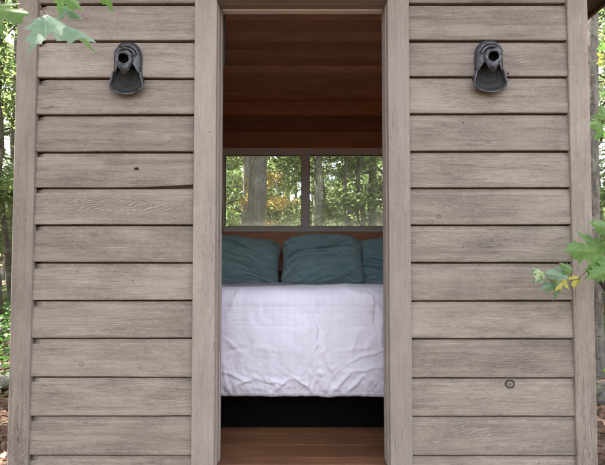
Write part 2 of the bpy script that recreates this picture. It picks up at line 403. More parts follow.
TO = .024   # trim thickness, standing proud of the boards
ztop, zbot = lap[0] - .01, lap[-1] - .03
w = WB(); w.box((-HW, WY-TO+.006, zbot), (-HW+cbw, WY+.012, ztop), 'z', 1.7, .003); o = w.build('corner_board', M['corner'], cab); o['label'] = 'left corner board with cracked peeling lower end'
w = WB(); w.box((HW-cbw, WY-TO+.006, zbot), (HW, WY+.012, ztop), 'z', 4.2, .003); o = w.build('corner_board', M['corner'], cab); o['label'] = 'right corner board'
for sx in (-1, 1):
    w = WB(); x0 = sx*HW
    w.box((min(x0-sx*.0005, x0-sx*.019), WY+.0125, zbot), (max(x0-sx*.0005, x0-sx*.019), WY+.09, ztop), 'z', None, .003); w.build('corner_board', M['trim'], cab)
    w = WB(); w.box((min(x0-sx*.0005, x0-sx*.03), BYO-.09, zbot), (max(x0-sx*.0005, x0-sx*.03), BYO+.004, ztop), 'z', None, .003); w.build('corner_board', M['trim'], cab)

# door casing and jambs
z_head = at(302, 1.6, WY).z
df = empty('door_frame', (0, 0, 0)); df.parent = cab; df.location = (0, 0, 0)
def kid(name, w_, mat, parent, label=None):
    o = w_.build(name, M[mat], parent)
    if label: o['label'] = label
    return o
z_sill = FLOOR
w = WB(); w.box((x_lt0, WY-TO, zbot), (x_lt1, WY+.012, z_head), 'z', 2.9, .0025); kid('door_casing', w, 'trim', df)
w = WB(); w.box((x_rt0, WY-TO, zbot), (x_rt1, WY+.012, z_head), 'z', 6.6, .0025); kid('door_casing', w, 'trim', df)
w = WB(); w.box((x_lt0-.001, WY-TO-.001, z_head+.0015), (x_rt1+.001, WY+.012, z_head+.10), 'x', 5.1, .0025); kid('head_casing', w, 'trim', df)
JD = WY + .100
xj0, xj1 = x_lt1 + .004, x_rt0 - .004
w = WB(); w.box((xj0-.022, WY+.0125, z_sill-.03), (xj0, JD, z_head+.02), 'z', 3.3, .002); kid('jamb', w, 'trim', df)
w = WB(); w.box((xj1, WY+.0125, z_sill-.03), (xj1+.022, JD, z_head+.02), 'z', 7.3, .002); kid('jamb', w, 'trim', df)
w = WB(); w.box((xj0+.0005, WY+.0125, z_head-.004), (xj1-.0005, JD, z_head+.018), 'x', 8.3, .002); kid('head_jamb', w, 'trim', df)
# stops
w = WB(); w.box((xj0+.0003, WY+.050, z_sill+.002), (xj0+.006, WY+.085, z_head-.0045), 'z', 1.3, .0015); kid('door_stop', w, 'trim', df)
w = WB(); w.box((xj1-.003, WY+.050, z_sill+.002), (xj1-.0003, WY+.085, z_head-.0045), 'z', 1.1, .0015); kid('door_stop', w, 'trim', df)
w = WB(); w.box((xj0+.0065, WY+.050, z_head-.012), (xj1-.0035, WY+.085, z_head-.0045), 'x', .3, .0015); kid('door_stop', w, 'winframe', df)
w = WB(); w.box((xj0+.0005, WY-.010, z_sill-.050), (xj1-.0005, WY+.029, z_sill-.012), 'x', 9.3, .003); kid('threshold', w, 'trim', df, 'worn grey threshold board')
# siding above / below the opening (out of the frame)
w = WB(); w.box((x_lt0, WY+.0005, z_head+.1015), (x_rt1, WY+.012, ztop), 'x', 1.1); kid('wall_panel', w, 'trim', cab)
w = WB(); w.box((x_lt1+.0005, WY-.004, zbot), (x_rt0-.0005, WY+.012, z_sill-.0505), 'x', 1.5); kid('wall_panel', w, 'trim', cab)
def plate(y0, y1, name, dx=.0025):
    z1 = at(221, y0, WY+.1).z; z0 = at(221, y1, WY+.1).z
    w = WB(); w.box((xj0+.0005, WY+.0853, z0), (xj0+.007+dx, WY+.0975, z1), 'z', 0, .0006)
    o = w.build(name, M['black_metal'], df); return o
plate(207, 234, 'latch_plate', .002); plate(16, 69, 'hinge_plate', .005)

# interior: stud fill, panelling, floor, ceiling
ins = HW - .10
CEIL = CZ + 1.395
def panel_wall(name, fixed_axis, pos, thick, span, z0, z1, mat='cedar', holes=None, board=.139, grain=None, label=None):
    """horizontal boards on the inner faces; fixed_axis 'y' = wall across, 'x' = side wall"""
    w = WB(); z = z0; rr = random.Random(hash(name) % 1000 + int(abs(pos)*10))
    while z < z1 - .01:
        h = min(board, z1 - z)
        segs = [(span[0], span[1])]
        if holes:
            hx0, hx1, hz0, hz1 = holes
            if z + h > hz0 + .002 and z < hz1 - .002: segs = [(span[0], hx0), (hx1, span[1])]
        for s0, s1 in segs:
            if s1 - s0 < .02: continue
            d = rr.uniform(0, .0012)
            if fixed_axis == 'y': w.box((s0, pos - d, z), (s1, pos + thick, z + h - .0015), 'x', rr.random()*10, .0018)
            else: w.box((pos - d if thick > 0 else pos + thick, s0, z), (pos + thick if thick > 0 else pos + d, s1, z + h - .0015), 'y', rr.random()*10, .0018)
        z += h
    o = w.build(name, M[mat], cab)
    if label: o['label'] = label
    return o
# window opening
wz1 = at(302, 148, IN_BACK).z; wz0 = at(302, 232, IN_BACK).z
wx0 = at(220.0, 190, IN_BACK).x; wx1 = at(390, 190, IN_BACK).x
pz = wz0
n_low = math.floor((wz0 - FLOOR)/.139)
panel_wall('back_wall', 'y', IN_BACK, .02, (-ins, ins), FLOOR, wz0, board=(wz0-FLOOR)/5.0001, label='cedar panelled wall under the window')
panel_wall('back_wall', 'y', IN_BACK, .02, (-ins, ins), wz1, CEIL, board=.155, label='cedar panelled wall above the window')
panel_wall('back_wall', 'y', IN_BACK, .02, (-ins, wx0), wz0, wz1)
panel_wall('back_wall', 'y', IN_BACK, .02, (wx1, ins), wz0, wz1)
panel_wall('side_wall', 'x', -ins, -.02, (JD+.001, IN_BACK-.001), FLOOR, CEIL)
panel_wall('side_wall', 'x', ins, .02, (JD+.001, IN_BACK-.001), FLOOR, CEIL)
w = WB()
for i in range(12):
    z = FLOOR + i*.21
    if z > CEIL: break
    for a, b in ((-ins, xj0-.023), (xj1+.023, ins)):
        w.box((a, JD-.014, z), (b, JD-.001, min(z+.2085, CEIL)), 'x')
w.box((xj0-.023, JD-.014, z_head+.021), (xj1+.023, JD-.001, CEIL), 'x')
w.build('inner_wall', M['cedar'], cab)
# back wall exterior
w = WB()
zz = zbot
while zz < ztop:
    z2 = min(zz+.157, ztop)
    if z2 > wz0 and zz < wz1:
        a, b = max(zz, 0), z2
        w.box((-HW+.032, BYO-.012, zz), (wx0-.01, BYO, z2-.002), 'x', off=40); w.box((wx1+.01, BYO-.012, zz), (HW-.032, BYO, z2-.002), 'x', off=40)
        if zz < wz0: w.box((wx0-.0099, BYO-.012, zz), (wx1+.0099, BYO, wz0-.002), 'x', off=40)
        if z2 > wz1: w.box((wx0-.0099, BYO-.012, wz1+.002), (wx1+.0099, BYO, z2-.002), 'x', off=40)
    else: w.box((-HW+.032, BYO-.012, zz), (HW-.032, BYO, z2-.002), 'x', off=40)
    zz += .157
w.build('rear_siding', M['siding'], cab)
# floor boards
w = WB(); y = WY + .030
w.box((xj0+.0005, y, FLOOR-.02), (xj1-.0005, y+.0715, FLOOR-.0005), 'x', None, .001); y += .0725
while y < IN_BACK:
    y2 = min(y+.125, IN_BACK-.0005)
    cut = random.uniform(-.9, .9)
    w.box((-ins, y, FLOOR-.02), (cut, y2-.001, FLOOR), 'x', None, .001); w.box((cut+.001, y, FLOOR-.02), (ins, y2-.001, FLOOR), 'x', None, .001)
    y += .125
fl = w.build('floor', M['floor'], cab); fl['label'] = 'varnished reddish brown floorboards'
# ceiling boards, parallel to the door wall
w = WB(); y = JD
while y < IN_BACK - .001:
    y2 = min(y+.139, IN_BACK-.0005)
    w.box((-ins, y, CEIL), (ins, y2-.0015, CEIL+.02), 'x', None, .0018); y += .139
w.build('ceiling', M['cedar'], cab)

# window
win = empty('window', (0, IN_BACK - WY, 0)); win.parent = cab
mzt = at(302, 154.6, IN_BACK).z; mzb = at(302, 226.4, IN_BACK).z
mx0 = at(224.6, 190, IN_BACK).x; mm0 = at(301.5, 190, IN_BACK).x; mm1 = at(309.5, 190, IN_BACK).x; mx1 = at(386.5, 190, IN_BACK).x
y0, y1 = IN_BACK - .008, IN_BACK + .10
w = WB()
w.box((wx0+.001, y0, mzt), (wx1-.001, y1, wz1-.001), 'x'); w.box((wx0+.001, y0, wz0+.001), (wx1-.001, y1, mzb), 'x')
w.box((wx0+.001, y0+.002, mzb+.0005), (mx0, y1, mzt-.0005), 'z'); w.box((mx1, y0+.002, mzb+.0005), (wx1-.001, y1, mzt-.0005), 'z')
w.build('window_frame', M['winframe'], win)
w = WB(); w.box((mm0, y0+.001, mzb+.0005), (mm1, y1, mzt-.0005), 'z'); w.build('mullion', M['winframe'], win)
w = WB()  # dark glazing gasket
gk = .005
for a, b in ((mx0, mm0), (mm1, mx1)):
    w.box((a+.0002, y0+.03, mzb+.0007), (b-.0002, y0+.05, mzb+gk), 'x', bev=0); w.box((a+.0002, y0+.03, mzt-gk), (b-.0002, y0+.05, mzt-.0007), 'x', bev=0)
    w.box((a+.0002, y0+.03, mzb+gk+.0003), (a+gk, y0+.05, mzt-gk-.0003), 'z', bev=0); w.box((b-gk, y0+.03, mzb+gk+.0003), (b-.0002, y0+.05, mzt-gk-.0003), 'z', bev=0)
w.build('gasket', M['black_metal'], win)
for a, b in ((mx0, mm0), (mm1, mx1)):
    w = WB(); w.box((a+.003, y0+.038, mzb+.003), (b-.003, y0+.042, mzt-.003), 'x', bev=0); w.build('pane', M['glass'], win)

# roof: low slope rising towards the rear
rxl, rxr = -1.146*1.40, 1.25*1.40
yf, yb = WY - .30, BYO + .30
zf, zb_ = CZ + 1.42, CZ + 1.43
# keep the front soffit above the siding top
def slab(name, mat, x0, x1, ya, yb2, za, zb2, th, parent, zoff=0):
    v = [(x0,ya,za+zoff),(x1,ya,za+zoff),(x1,yb2,zb2+zoff),(x0,yb2,zb2+zoff),(x0,ya,za+th+zoff),(x1,ya,za+th+zoff),(x1,yb2,zb2+th+zoff),(x0,yb2,zb2+th+zoff)]
    f = [(3,2,1,0),(4,5,6,7),(0,1,5,4),(1,2,6,5),(2,3,7,6),(3,0,4,7)]
    g = [(p[1]+50, p[0]*.7+p[2], 3.0) for p in v]
    return mesh_obj(name, v, f, mat, parent, gc=g)
roof = slab('roof', M['roofing'], rxl, rxr, yf, yb, zf, zb_, .05, cab, zoff=.10)
slab('soffit', M['fascia'], rxl+.02, rxr-.02, yf+.02, yb-.02, zf, zb_, .0985, roof_parent := cab)
for xa in (rxl, rxr-.019): slab('fascia', M['fascia'], xa, xa+.019, yf, yb, zf-.02, zb_-.02, .118, cab)
slab('fascia', M['fascia'], rxl+.02, rxr-.02, yf, yf+.019, zf-.02, zf-.02, .118, cab)
# piers under the cabin
for x in (-1.0, 1.0):
    for y in (WY+.2, 3.2, BYO-.2):
        w = WB(); w.box((x-.1, y-.1, -.1), (x+.1, y+.1, FLOOR-.18), 'z', bev=.01); w.build('pier', M['concrete'], cab)
w = WB()
for y in (WY+.12, 3.1, BYO-.12): w.box((-1.15, y-.045, FLOOR-.178), (1.15, y+.045, FLOOR-.022), 'x')
w.build('floor_joists', M['bedwood'], cab)

# ------------------------------------------------------------------ bed, duvet, pillows
BF = 2.25; TOPZ = CZ - .285
bed = empty('bed', (0, BF, FLOOR)); tag(bed, 'low wooden bed filling the rear of the cabin', 'bed')
w = WB(); w.box((-1.08, BF+.135, FLOOR+.205), (1.08, IN_BACK-.05, FLOOR+.27), 'x'); w.build('bed_frame', M['bedwood'], bed)
w = WB(); w.box((-1.08, IN_BACK-.046, FLOOR+.10), (1.08, IN_BACK-.012, at(274, 270.5, 4.2).z), 'x'); hb = w.build('headboard', M['bedwood'], bed)
w = WB(); w.box((-1.08, IN_BACK-.048, at(274, 270.4, 4.2).z), (1.08, IN_BACK-.010, at(274, 270.4, 4.2).z+.008), 'x'); w.build('edge_strip', M['mattress'], hb)
w = WB(); w.box((-1.08, BF+.133, FLOOR+.002), (1.08, BF+.148, FLOOR+.2035), 'x'); w.build('bed_shade_panel', M['shade_black'], bed)['label'] = 'black panel added for the deep shade under the bed'  # near-black sheet put in for the darkness below the duvet
for x in (-1.0, 1.0):
    for y in (BF+.55, IN_BACK-.2):
        w = WB(); w.box((x-.04, y-.04, FLOOR+.001), (x+.04, y+.04, FLOOR+.2035), 'z'); w.build('leg', M['bedwood'], bed)
w = WB(); w.box((-1.07, BF+.07, FLOOR+.2715), (1.07, IN_BACK-.055, TOPZ-.035), 'x', bev=.03); w.build('mattress', M['mattress'], bed)

def seg_dist(P, a, b):
    a = np.array(a); b = np.array(b); ab = b-a
    t = np.clip(((P-a)@ab)/(ab@ab), 0, 1); q = a + t[..., None]*ab
    return np.linalg.norm(P-q, axis=-1), t
def fbm(X, Y, sx, sy, seed, oct=4, ridged=False):
    out = np.zeros(X.shape); amp = 1.; tot = 0
    for o_ in range(oct):
        f = 2**o_
        r_ = np.random.default_rng(seed*31+o_); G_ = r_.random((257, 257)); G_[256] = G_[0]; G_[:, 256] = G_[:, 0]
        u = (X*sx*f) % 256; v = (Y*sy*f) % 256
        i = np.floor(u).astype(int); j = np.floor(v).astype(int); fu = u-i; fv = v-j
        fu = fu*fu*(3-2*fu); fv = fv*fv*(3-2*fv); i1 = i+1; j1 = j+1
        n_ = (G_[i,j]*(1-fu)+G_[i1,j]*fu)*(1-fv) + (G_[i,j1]*(1-fu)+G_[i1,j1]*fu)*fv
        if ridged: n_ = 1-np.abs(n_*2-1)
        out += n_*amp; tot += amp; amp *= .5
    return out/tot
# duvet: unrolled sheet (x along, s down the profile)
prof = []
yb0 = IN_BACK - .30
ztop_ = TOPZ; zlow = at(302, 397, BF).z
def add_p(y, z): prof.append((y, z))
nt = 150
rr_ = .085
def top_puff(y): q = (y-(BF+rr_))/1.15; return .088*math.exp(-(q*1.5)**2) - .0
for i in range(nt): y_ = yb0 + (BF+rr_-yb0)*i/nt; add_p(y_, ztop_ + top_puff(y_))
ztop_ = ztop_ + .088
for i in range(31): a = math.pi/2*i/30; add_p(BF+rr_ - rr_*math.sin(a)*1.0, ztop_ - rr_ + rr_*math.cos(a))
Ld = ztop_-rr_-zlow-.03
for i in range(1, 171):
    t_ = i/170; add_p(BF - .022*math.sin(math.pi*t_)**.8 - .012*t_, ztop_-rr_ - Ld*t_)
for i in range(1, 31):
    a = math.pi*i/30; add_p(BF-.012 + .030*(1-math.cos(a)), zlow+.03 - .03*math.sin(a)*1.0)
for i in range(1, 25): add_p(BF+.048+.001*i, zlow+.03+.008*i)
prof = np.array(prof); npf = len(prof)
nx = 520; xs = np.linspace(-1.085, 1.085, nx)
Xg, Sg = np.meshgrid(xs, np.arange(npf), indexing='ij')
Yb = prof[:,0][Sg]; Zb = prof[:,1][Sg]
tan = np.gradient(prof, axis=0); nrm = np.stack([tan[:,1], -tan[:,0]], 1); nrm /= np.linalg.norm(nrm, axis=1, keepdims=True)
# outward normal: up on top, toward the camera (-y) on the drop
if nrm[10,1] < 0: nrm = -nrm
Ny = nrm[:,0][Sg]; Nz = nrm[:,1][Sg]
sl = np.concatenate([[0], np.cumsum(np.linalg.norm(np.diff(prof, axis=0), axis=1))]); SL = sl[Sg]
# image-plane position of each point (used only to lay the creases where the photo has them)
PX = 302.5 + Xg/Yb*F_PX; PY = 249.3 - (Zb-CZ)/Yb*F_PX
P2 = np.stack([PX, PY], -1)
D = np.zeros(Xg.shape)
D += (fbm(Xg, SL, 3.2, 2.6, 5, 3)-.5)*.030
drop = np.clip((SL - sl[nt+20])/.08, 0, 1)
lowb = np.clip((PY-352)/42, 0, 1)*drop
D += (fbm(Xg+.3*fbm(Xg,SL,5,5,9,2), SL, 9, 5, 12, 4, True)-.6)*(.006+.016*lowb)
warpx = Xg + .06*(fbm(Xg, SL, 6, 6, 21, 3)-.5)
D += (fbm(warpx, SL + .25*np.sin(Xg*9), 26, 9, 14, 3, True)-.6)*(.0010+.008*lowb)
D += (fbm(warpx+SL*.6, SL, 16, 12, 15, 3, True)-.6)*(.002+.006*lowb)
D += (fbm(warpx-SL*.9, SL, 13, 9, 19, 3, True)-.6)*(.0025+.005*lowb)
creases = [  # x0,y0,x1,y1,width px,amplitude m (+ ridge, - valley)
 (311,312,316,345,3,.008),(316,345,318,372,3.2,.011),(318,372,328,390,3.5,.012),(318,372,312,392,3,.008),(322,300,325,350,3,.006),(325,350,338,384,2.6,.008),
 (315,300,318,395,2.2,-.008),(256,300,259,380,5,.003),
 (340,286,366,296,2.6,.007),(366,296,378,312,3,.009),(366,296,384,296,2.4,.006),(378,312,382,350,3,.007),(372,300,374,322,2,-.008),(352,300,372,312,3,.003),
 (248,313,384,313,1.1,-.0022),(222,313,248,313,1.1,-.002),(236,325,310,326,1.0,-.0026),(330,326,376,326,1.0,-.0022),(222,321,260,320,1.0,-.002),
 (240,290,232,306,3,.006),(232,306,226,330,4,.004),(258,300,262,330,3,.004),
 (222,352,250,346,2.4,-.004),(250,346,280,352,2.6,.003),(224,372,250,380,2.4,.007),(230,388,256,376,2.4,.008),(256,376,284,384,2.4,.007),
 (268,392,296,376,2.4,.007),(296,376,312,388,2.6,.008),(330,386,352,372,2.4,.009),(352,372,380,366,2.2,.006),(345,392,366,376,2.2,.008),(366,376,384,384,2.6,.006),
 (340,352,372,346,2,.004),(346,362,382,350,2,.005),(224,340,240,350,2.4,.004),(360,330,350,356,2.5,.004),(376,330,368,352,2.2,.004)]
wobx = (fbm(Xg, SL, 14, 14, 33, 3)-.5)
P2w = P2 + np.stack([wobx*10, (fbm(Xg, SL, 12, 12, 34, 3)-.5)*8], -1)
front = (SL > sl[nt-60]).astype(float)
for (a0,b0,a1,b1,wd,am) in creases:
    straight = abs(am) < .003
    d_, t_ = seg_dist(P2 if straight else P2w, (a0,b0), (a1,b1))
    fade = .35+.65*np.sin(np.pi*np.clip(t_, .08, .92))
    D += am*(.6 if straight else 1.)*np.exp(-(d_/wd)**2)*fade*front
# bottom hem wanders
hem = (fbm(Xg, Xg*0, 4, 1, 40, 4)-.5)*.010*lowb
tuck = np.clip((np.arange(npf) - (npf-62))/22, 0, 1)[Sg]
D *= np.clip(1-tuck*.75, 0, 1)
VX = Xg.copy(); VY = Yb + Ny*D; VZ = Zb + Nz*D + hem
V = np.stack([VX, VY, VZ], -1).reshape(-1, 3)
idx = np.arange(nx*npf).reshape(nx, npf)
Fq = np.stack([idx[:-1,:-1], idx[:-1,1:], idx[1:,1:], idx[1:,:-1]], -1).reshape(-1, 4)
duv = empty('anchor'); bpy.data.objects.remove(duv)
duvet = mesh_obj('duvet', V, Fq, M['duvet'], smooth=True)
tag(duvet, 'crumpled pale lilac white duvet hanging over the front of the bed', 'duvet')

def pillow(cx, cy, cz, w_, h_, th, lean, roll, yaw, seed, label):
    n = 90
    u = np.linspace(-1, 1, n); U, Vv = np.meshgrid(u, u, indexing='ij')
    verts = []; 
    def side(s):
        # squared cushion outline with pulled-in sides
        ex = 1 - .055*(1-U**2)*np.sign(1) ; 
        X = U*w_/2*(1-.10*(1-np.abs(Vv)**2.)*np.abs(U)**3)
        Z = Vv*h_/2*(1-.05*(1-np.abs(U)**2.)*np.abs(Vv)**3)
        cr_ = (np.abs(U)**5)*(np.abs(Vv)**5)          # rounded, drooping corners
        X = X*(1-.10*cr_); Z = Z*(1-.14*cr_) - (np.abs(U)**3)*(Vv+1)/2*.045 + .012*np.sin(U*4+seed)*(Vv+1)/2
        prof_ = (np.clip(1-np.abs(U)**2.6, 0, 1)*np.clip(1-np.abs(Vv)**2.6, 0, 1))**.42
        T = prof_*th/2
        wr = (fbm(U+3, Vv+3, 3.5, 3.5, seed, 3)-.5)*.030
        # folds running from the corners and across the face
        ang = Vv + .35*U*(1 if seed % 2 else -1) + .30*(fbm(U+5, Vv+5, 2.2, 2.2, seed+2, 3)-.5)
        wr += (fbm(U*.5+4, ang+4, 1.3, 5.2, seed+5, 3, True)**1.6-.45)*.12
        for cxn, czn in ((-1,-1),(1,-1),(-1,1),(1,1)):
            dd = np.sqrt((U-cxn)**2+(Vv-czn)**2); th_ = np.arctan2(Vv-czn, U-cxn)
            wr += .026*np.sin(th_*15+seed+cxn)*np.exp(-(dd/.6)**2)*np.clip(dd*3, 0, 1)
        T = T + wr*np.clip(prof_*1.2, 0, 1)*(1 if s > 0 else .5)
        return np.stack([X, -s*T, Z], -1)
    A1 = side(1).reshape(-1, 3); A2 = side(-1).reshape(-1, 3)
    idx = np.arange(n*n).reshape(n, n)
    f1 = np.stack([idx[:-1,:-1], idx[1:,:-1], idx[1:,1:], idx[:-1,1:]], -1).reshape(-1,4)
    V_ = np.concatenate([A1, A2]); F_ = np.concatenate([f1, f1[:, ::-1]+n*n])
    Mx = Matrix.Rotation(yaw, 3, 'Z') @ Matrix.Rotation(lean, 3, 'X') @ Matrix.Rotation(roll, 3, 'Y')
    V_ = V_ @ np.array(Mx).T
    V_[:,0] += 0
    bm = None
    o = mesh_obj('pillow', V_, F_, M['pillow'], smooth=True)
    b = bmesh.new(); b.from_mesh(o.data); bmesh.ops.remove_doubles(b, verts=b.verts, dist=.0008); bmesh.ops.recalc_face_normals(b, faces=b.faces); b.to_mesh(o.data); b.free()
    for p in o.data.polygons: p.use_smooth = True
    o.location = (cx, cy, cz)
    return tag(o, label, 'pillow', 'teal pillows on the bed')
pz0 = TOPZ
pillow(-.545, 4.0, pz0+.180, .74, .46, .27, -R(22), R(2.5), R(2), 3, 'teal pillow partly hidden behind the left side of the doorway')
pillow(.17, 3.93, pz0+.190, .745, .47, .30, -R(24), R(0), R(-2), 8, 'large teal pillow in the middle of the bed overlapping its neighbour')
pillow(.775, 4.03, pz0+.180, .70, .46, .25, -R(16), R(-3), R(-3), 13, 'teal pillow half covered by the middle one beside the right doorpost')

# ------------------------------------------------------------------ metal spout ornaments
def ornament(px, py, label, lean=0.0):
    c = at(px, py, WY)
    root = empty('wall_ornament', (c.x, WY-.003, c.z))
    tag(root, label, 'wall ornament', 'metal spout ornaments on the siding')
    P = [(.113,.012,.020),(.104,.034,.036),(.088,.048,.052),(.062,.0565,.064),(.030,.058,.070),(0.,.0575,.072),(-.025,.059,.070),(-.050,.065,.062),(-.072,.0715,.050),(-.088,.070,.042),(-.102,.054,.034),(-.112,.028,.024),(-.116,.010,.018)]
    zz = np.array([p[0] for p in P])[::-1]; ww = np.array([p[1] for p in P])[::-1]; dd = np.array([p[2]*.62 for p in P])[::-1]
    fz = lambda z: (np.interp(z, zz, ww), np.interp(z, zz, dd))
    # hood: half shell cut open at the lower front
    nv, na = 60, 48; V, Fc = [], []
    for i in range(nv+1):
        z = .113 - .166*i/nv; w_, d_ = fz(z)
        c_ = np.interp(z, [-.116,-.08,-.045,-.015,.02,.05], [R(88),R(84),R(72),R(46),R(22),0])
        for j in range(na+1):
            s = j/na*2-1
            ang = R(90) - s*(R(90)) if c_ <= 0 else R(90) - math.copysign(c_ + abs(s)*(R(90)-c_), s)
            lump = 1 + .03*noise.noise(Vector((math.cos(ang)*3, z*30, lean*9)))
            V.append((c.x + math.cos(ang)*w_*lump, WY-.003 - math.sin(ang)*d_*lump, c.z + z))
    for i in range(nv):
        for j in range(na):
            z = .113 - .166*(i+.5)/nv
            if z < .05 and j in (na//2-1, na//2) and j == na//2 - 0 and False: continue
            a = i*(na+1)+j
            if z < .052 and j == na//2: continue
            if z < .052 and j == na//2-1: continue
            Fc.append((a, a+1, a+na+2, a+na+1))
    o = mesh_obj('hood', V, Fc, M['ornament'], root, smooth=True)
    m_ = o.modifiers.new('s', 'SOLIDIFY'); m_.thickness = .004; m_.offset = 0
    # dark dished back plate with a raised rim
    V, Fc = [], []; nr, na2 = 14, 72
    def outline(a):
        # radius of the bell outline at polar angle a about (0,-.03)
        best = 0
        for r in np.linspace(.02, .16, 141):
            x, z = math.cos(a)*r, -.03+math.sin(a)*r
            if -.116 < z < .113 and abs(x) < fz(z)[0]: best = r
        return best
    ol = [outline(2*math.pi*k/na2) for k in range(na2)]
    for i in range(nr+1):
        q = i/nr
        for k in range(na2):
            a = 2*math.pi*k/na2; r = ol[k]*q*1.01
            dep = .006 + .0025*math.sin(q*22) + .024*max(0, (q-.55)/.45)**1.6 if math.sin(a) < .2 else .006 + .01*q
            V.append((c.x+math.cos(a)*r, WY-.003-dep, c.z-.03+math.sin(a)*r))
    for i in range(nr):
        for k in range(na2):
            a = i*na2+k; b = i*na2+(k+1) % na2; Fc.append((a, b, b+na2, a+na2))
    o = mesh_obj('back_plate', V, Fc, M['ornament_in'], root, smooth=True)
    m_ = o.modifiers.new('s', 'SOLIDIFY'); m_.thickness = .0035
    # rim along the bottom
    def tube(name, pts, rad, mat, closed=False, seg=8):
        V, Fc = [], []; pts = [Vector(p) for p in pts]; n = len(pts)
        for i, p in enumerate(pts):
            tn = (pts[min(i+1, n-1)] - pts[max(i-1, 0)]).normalized(); up = Vector((0,1,.01)) if abs(tn.y) < .9 else Vector((1,0,0))
            a1 = tn.cross(up).normalized(); a2 = tn.cross(a1)
            r = rad[i] if isinstance(rad, (list, tuple)) else rad
            for k in range(seg):
                a = 2*math.pi*k/seg; V.append(tuple(p + a1*math.cos(a)*r + a2*math.sin(a)*r))
        for i in range(n-1):
            for k in range(seg): Fc.append((i*seg+k, i*seg+(k+1)%seg, (i+1)*seg+(k+1)%seg, (i+1)*seg+k))
        return mesh_obj(name, V, Fc, mat, root, smooth=True)
    rim = []
    for k in range(41):
        a = R(180+ -8) + R(196)*k/40; kk = int(round(a/(2*math.pi)*na2)) % na2
        r = ol[kk]; rim.append((c.x+math.cos(a)*r, WY-.003-.030, c.z-.03+math.sin(a)*r))
    tube('rim', rim, .0035, M['ornament'])
    # folded collar arches above the spout
    for rad, yy, zc in ((.049, .040, .048), (.040, .047, .040)):
        arc = [(c.x+math.cos(R(8)+R(164)*k/30)*rad, WY-yy, c.z+zc+math.sin(R(8)+R(164)*k/30)*rad*.86) for k in range(31)]
        tube('collar', arc, [.0035+.0035*math.sin(math.pi*k/30) for k in range(31)], M['ornament'])
    # spout: ragged five lobed mouth with a drooping lower lip
    V, Fc = [], []; ns, na3 = 16, 60
    for ring in range(2):
        for i in range(ns+1):
            q = i/ns
            for k in range(na3):
                a = 2*math.pi*k/na3; lob = 1 + (.035*math.cos(5*a+1.2) + .03*math.cos(2*a+lean*20))*q*q
                r = (.034 + .003*q)*lob if ring == 0 else (.0195+.002*q)*(1 + (.03*math.cos(5*a+1.2)+.06*math.cos(2*a+lean*9))*q)
                down = max(0, -math.sin(a))
                yy = .030 + (.034 + .003*math.cos(5*a+1.2))*q if ring == 0 else .046 + .018*q
                zc_ = .028 - .004*q
                lip = down**1.8*.026*q if ring == 0 else 0
                V.append((c.x +math.cos(a)*r*(.95-.2*down*q if ring == 0 else 1), WY-.003-yy + (down**2*.012*q if ring == 0 else 0), c.z+zc_+math.sin(a)*r - lip))
    N1 = (ns+1)*na3
    for ring in range(2):
        for i in range(ns):
            for k in range(na3):
                a = ring*N1+i*na3+k; b = ring*N1+i*na3+(k+1)%na3
                Fc.append((a, b, b+na3, a+na3) if ring == 0 else (a, a+na3, b+na3, b))
    for k in range(na3):
        a = ns*na3+k; b = ns*na3+(k+1)%na3; Fc.append((a, b, b+N1, a+N1))
    base_i = len(V); V.append((c.x, WY-.003-.0465, c.z+.028))
    mi = [0]*len(Fc)
    for k in range(na3): Fc.append((N1+k, N1+(k+1)%na3, base_i)); mi.append(1)
    mi = [1 if (ns*na3 <= f < 2*ns*na3) else m for f, m in enumerate(mi)]
    mesh_obj('spout', V, Fc, None, root, smooth=True, mats=[M['ornament'], M['shade_black']], mi=mi)  # mouth lined near black to paint the shade inside the hole
ornament(129.3, 70.2, 'grey metal bell shaped spout on the siding left of the doorway', .1)
ornament(487.3, 68.2, 'grey metal bell shaped spout on the siding right of the doorway', .6)

# ------------------------------------------------------------------ trees
def tube_np(pts, rads, seg=8, lumpy=0, seed=0):
    pts = np.array(pts); n = len(pts); V = np.zeros((n, seg, 3)); r_ = np.random.default_rng(seed)
    a1 = None
    for i in range(n):
        t_ = pts[min(i+1, n-1)]-pts[max(i-1, 0)]; t_ = t_/(np.linalg.norm(t_)+1e-9)
        ref = np.array([1., .1, 0]) if abs(t_[0]) < .9 else np.array([0, 1., 0])
        if a1 is None: a1 = np.cross(t_, ref)
        a1 = a1 - t_*(a1@t_); a1 /= np.linalg.norm(a1)+1e-9
        a2 = np.cross(t_, a1)
        for k in range(seg):
            a = 2*math.pi*k/seg; r = rads[i]*(1+lumpy*(r_.random()-.5))
            V[i, k] = pts[i] + (a1*math.cos(a)+a2*math.sin(a))*r
    idx = np.arange(n*seg).reshape(n, seg); nx_ = np.roll(idx, -1, 1)
    F_ = np.stack([idx[:-1], nx_[:-1], nx_[1:], idx[1:]], -1).reshape(-1, 4)
    return V.reshape(-1, 3), F_
def join(parts):
    Vs, Fs, o_ = [], [], 0
    for v, f in parts: Vs.append(v); Fs.append(f+o_); o_ += len(v)
    return np.concatenate(Vs), np.concatenate(Fs)
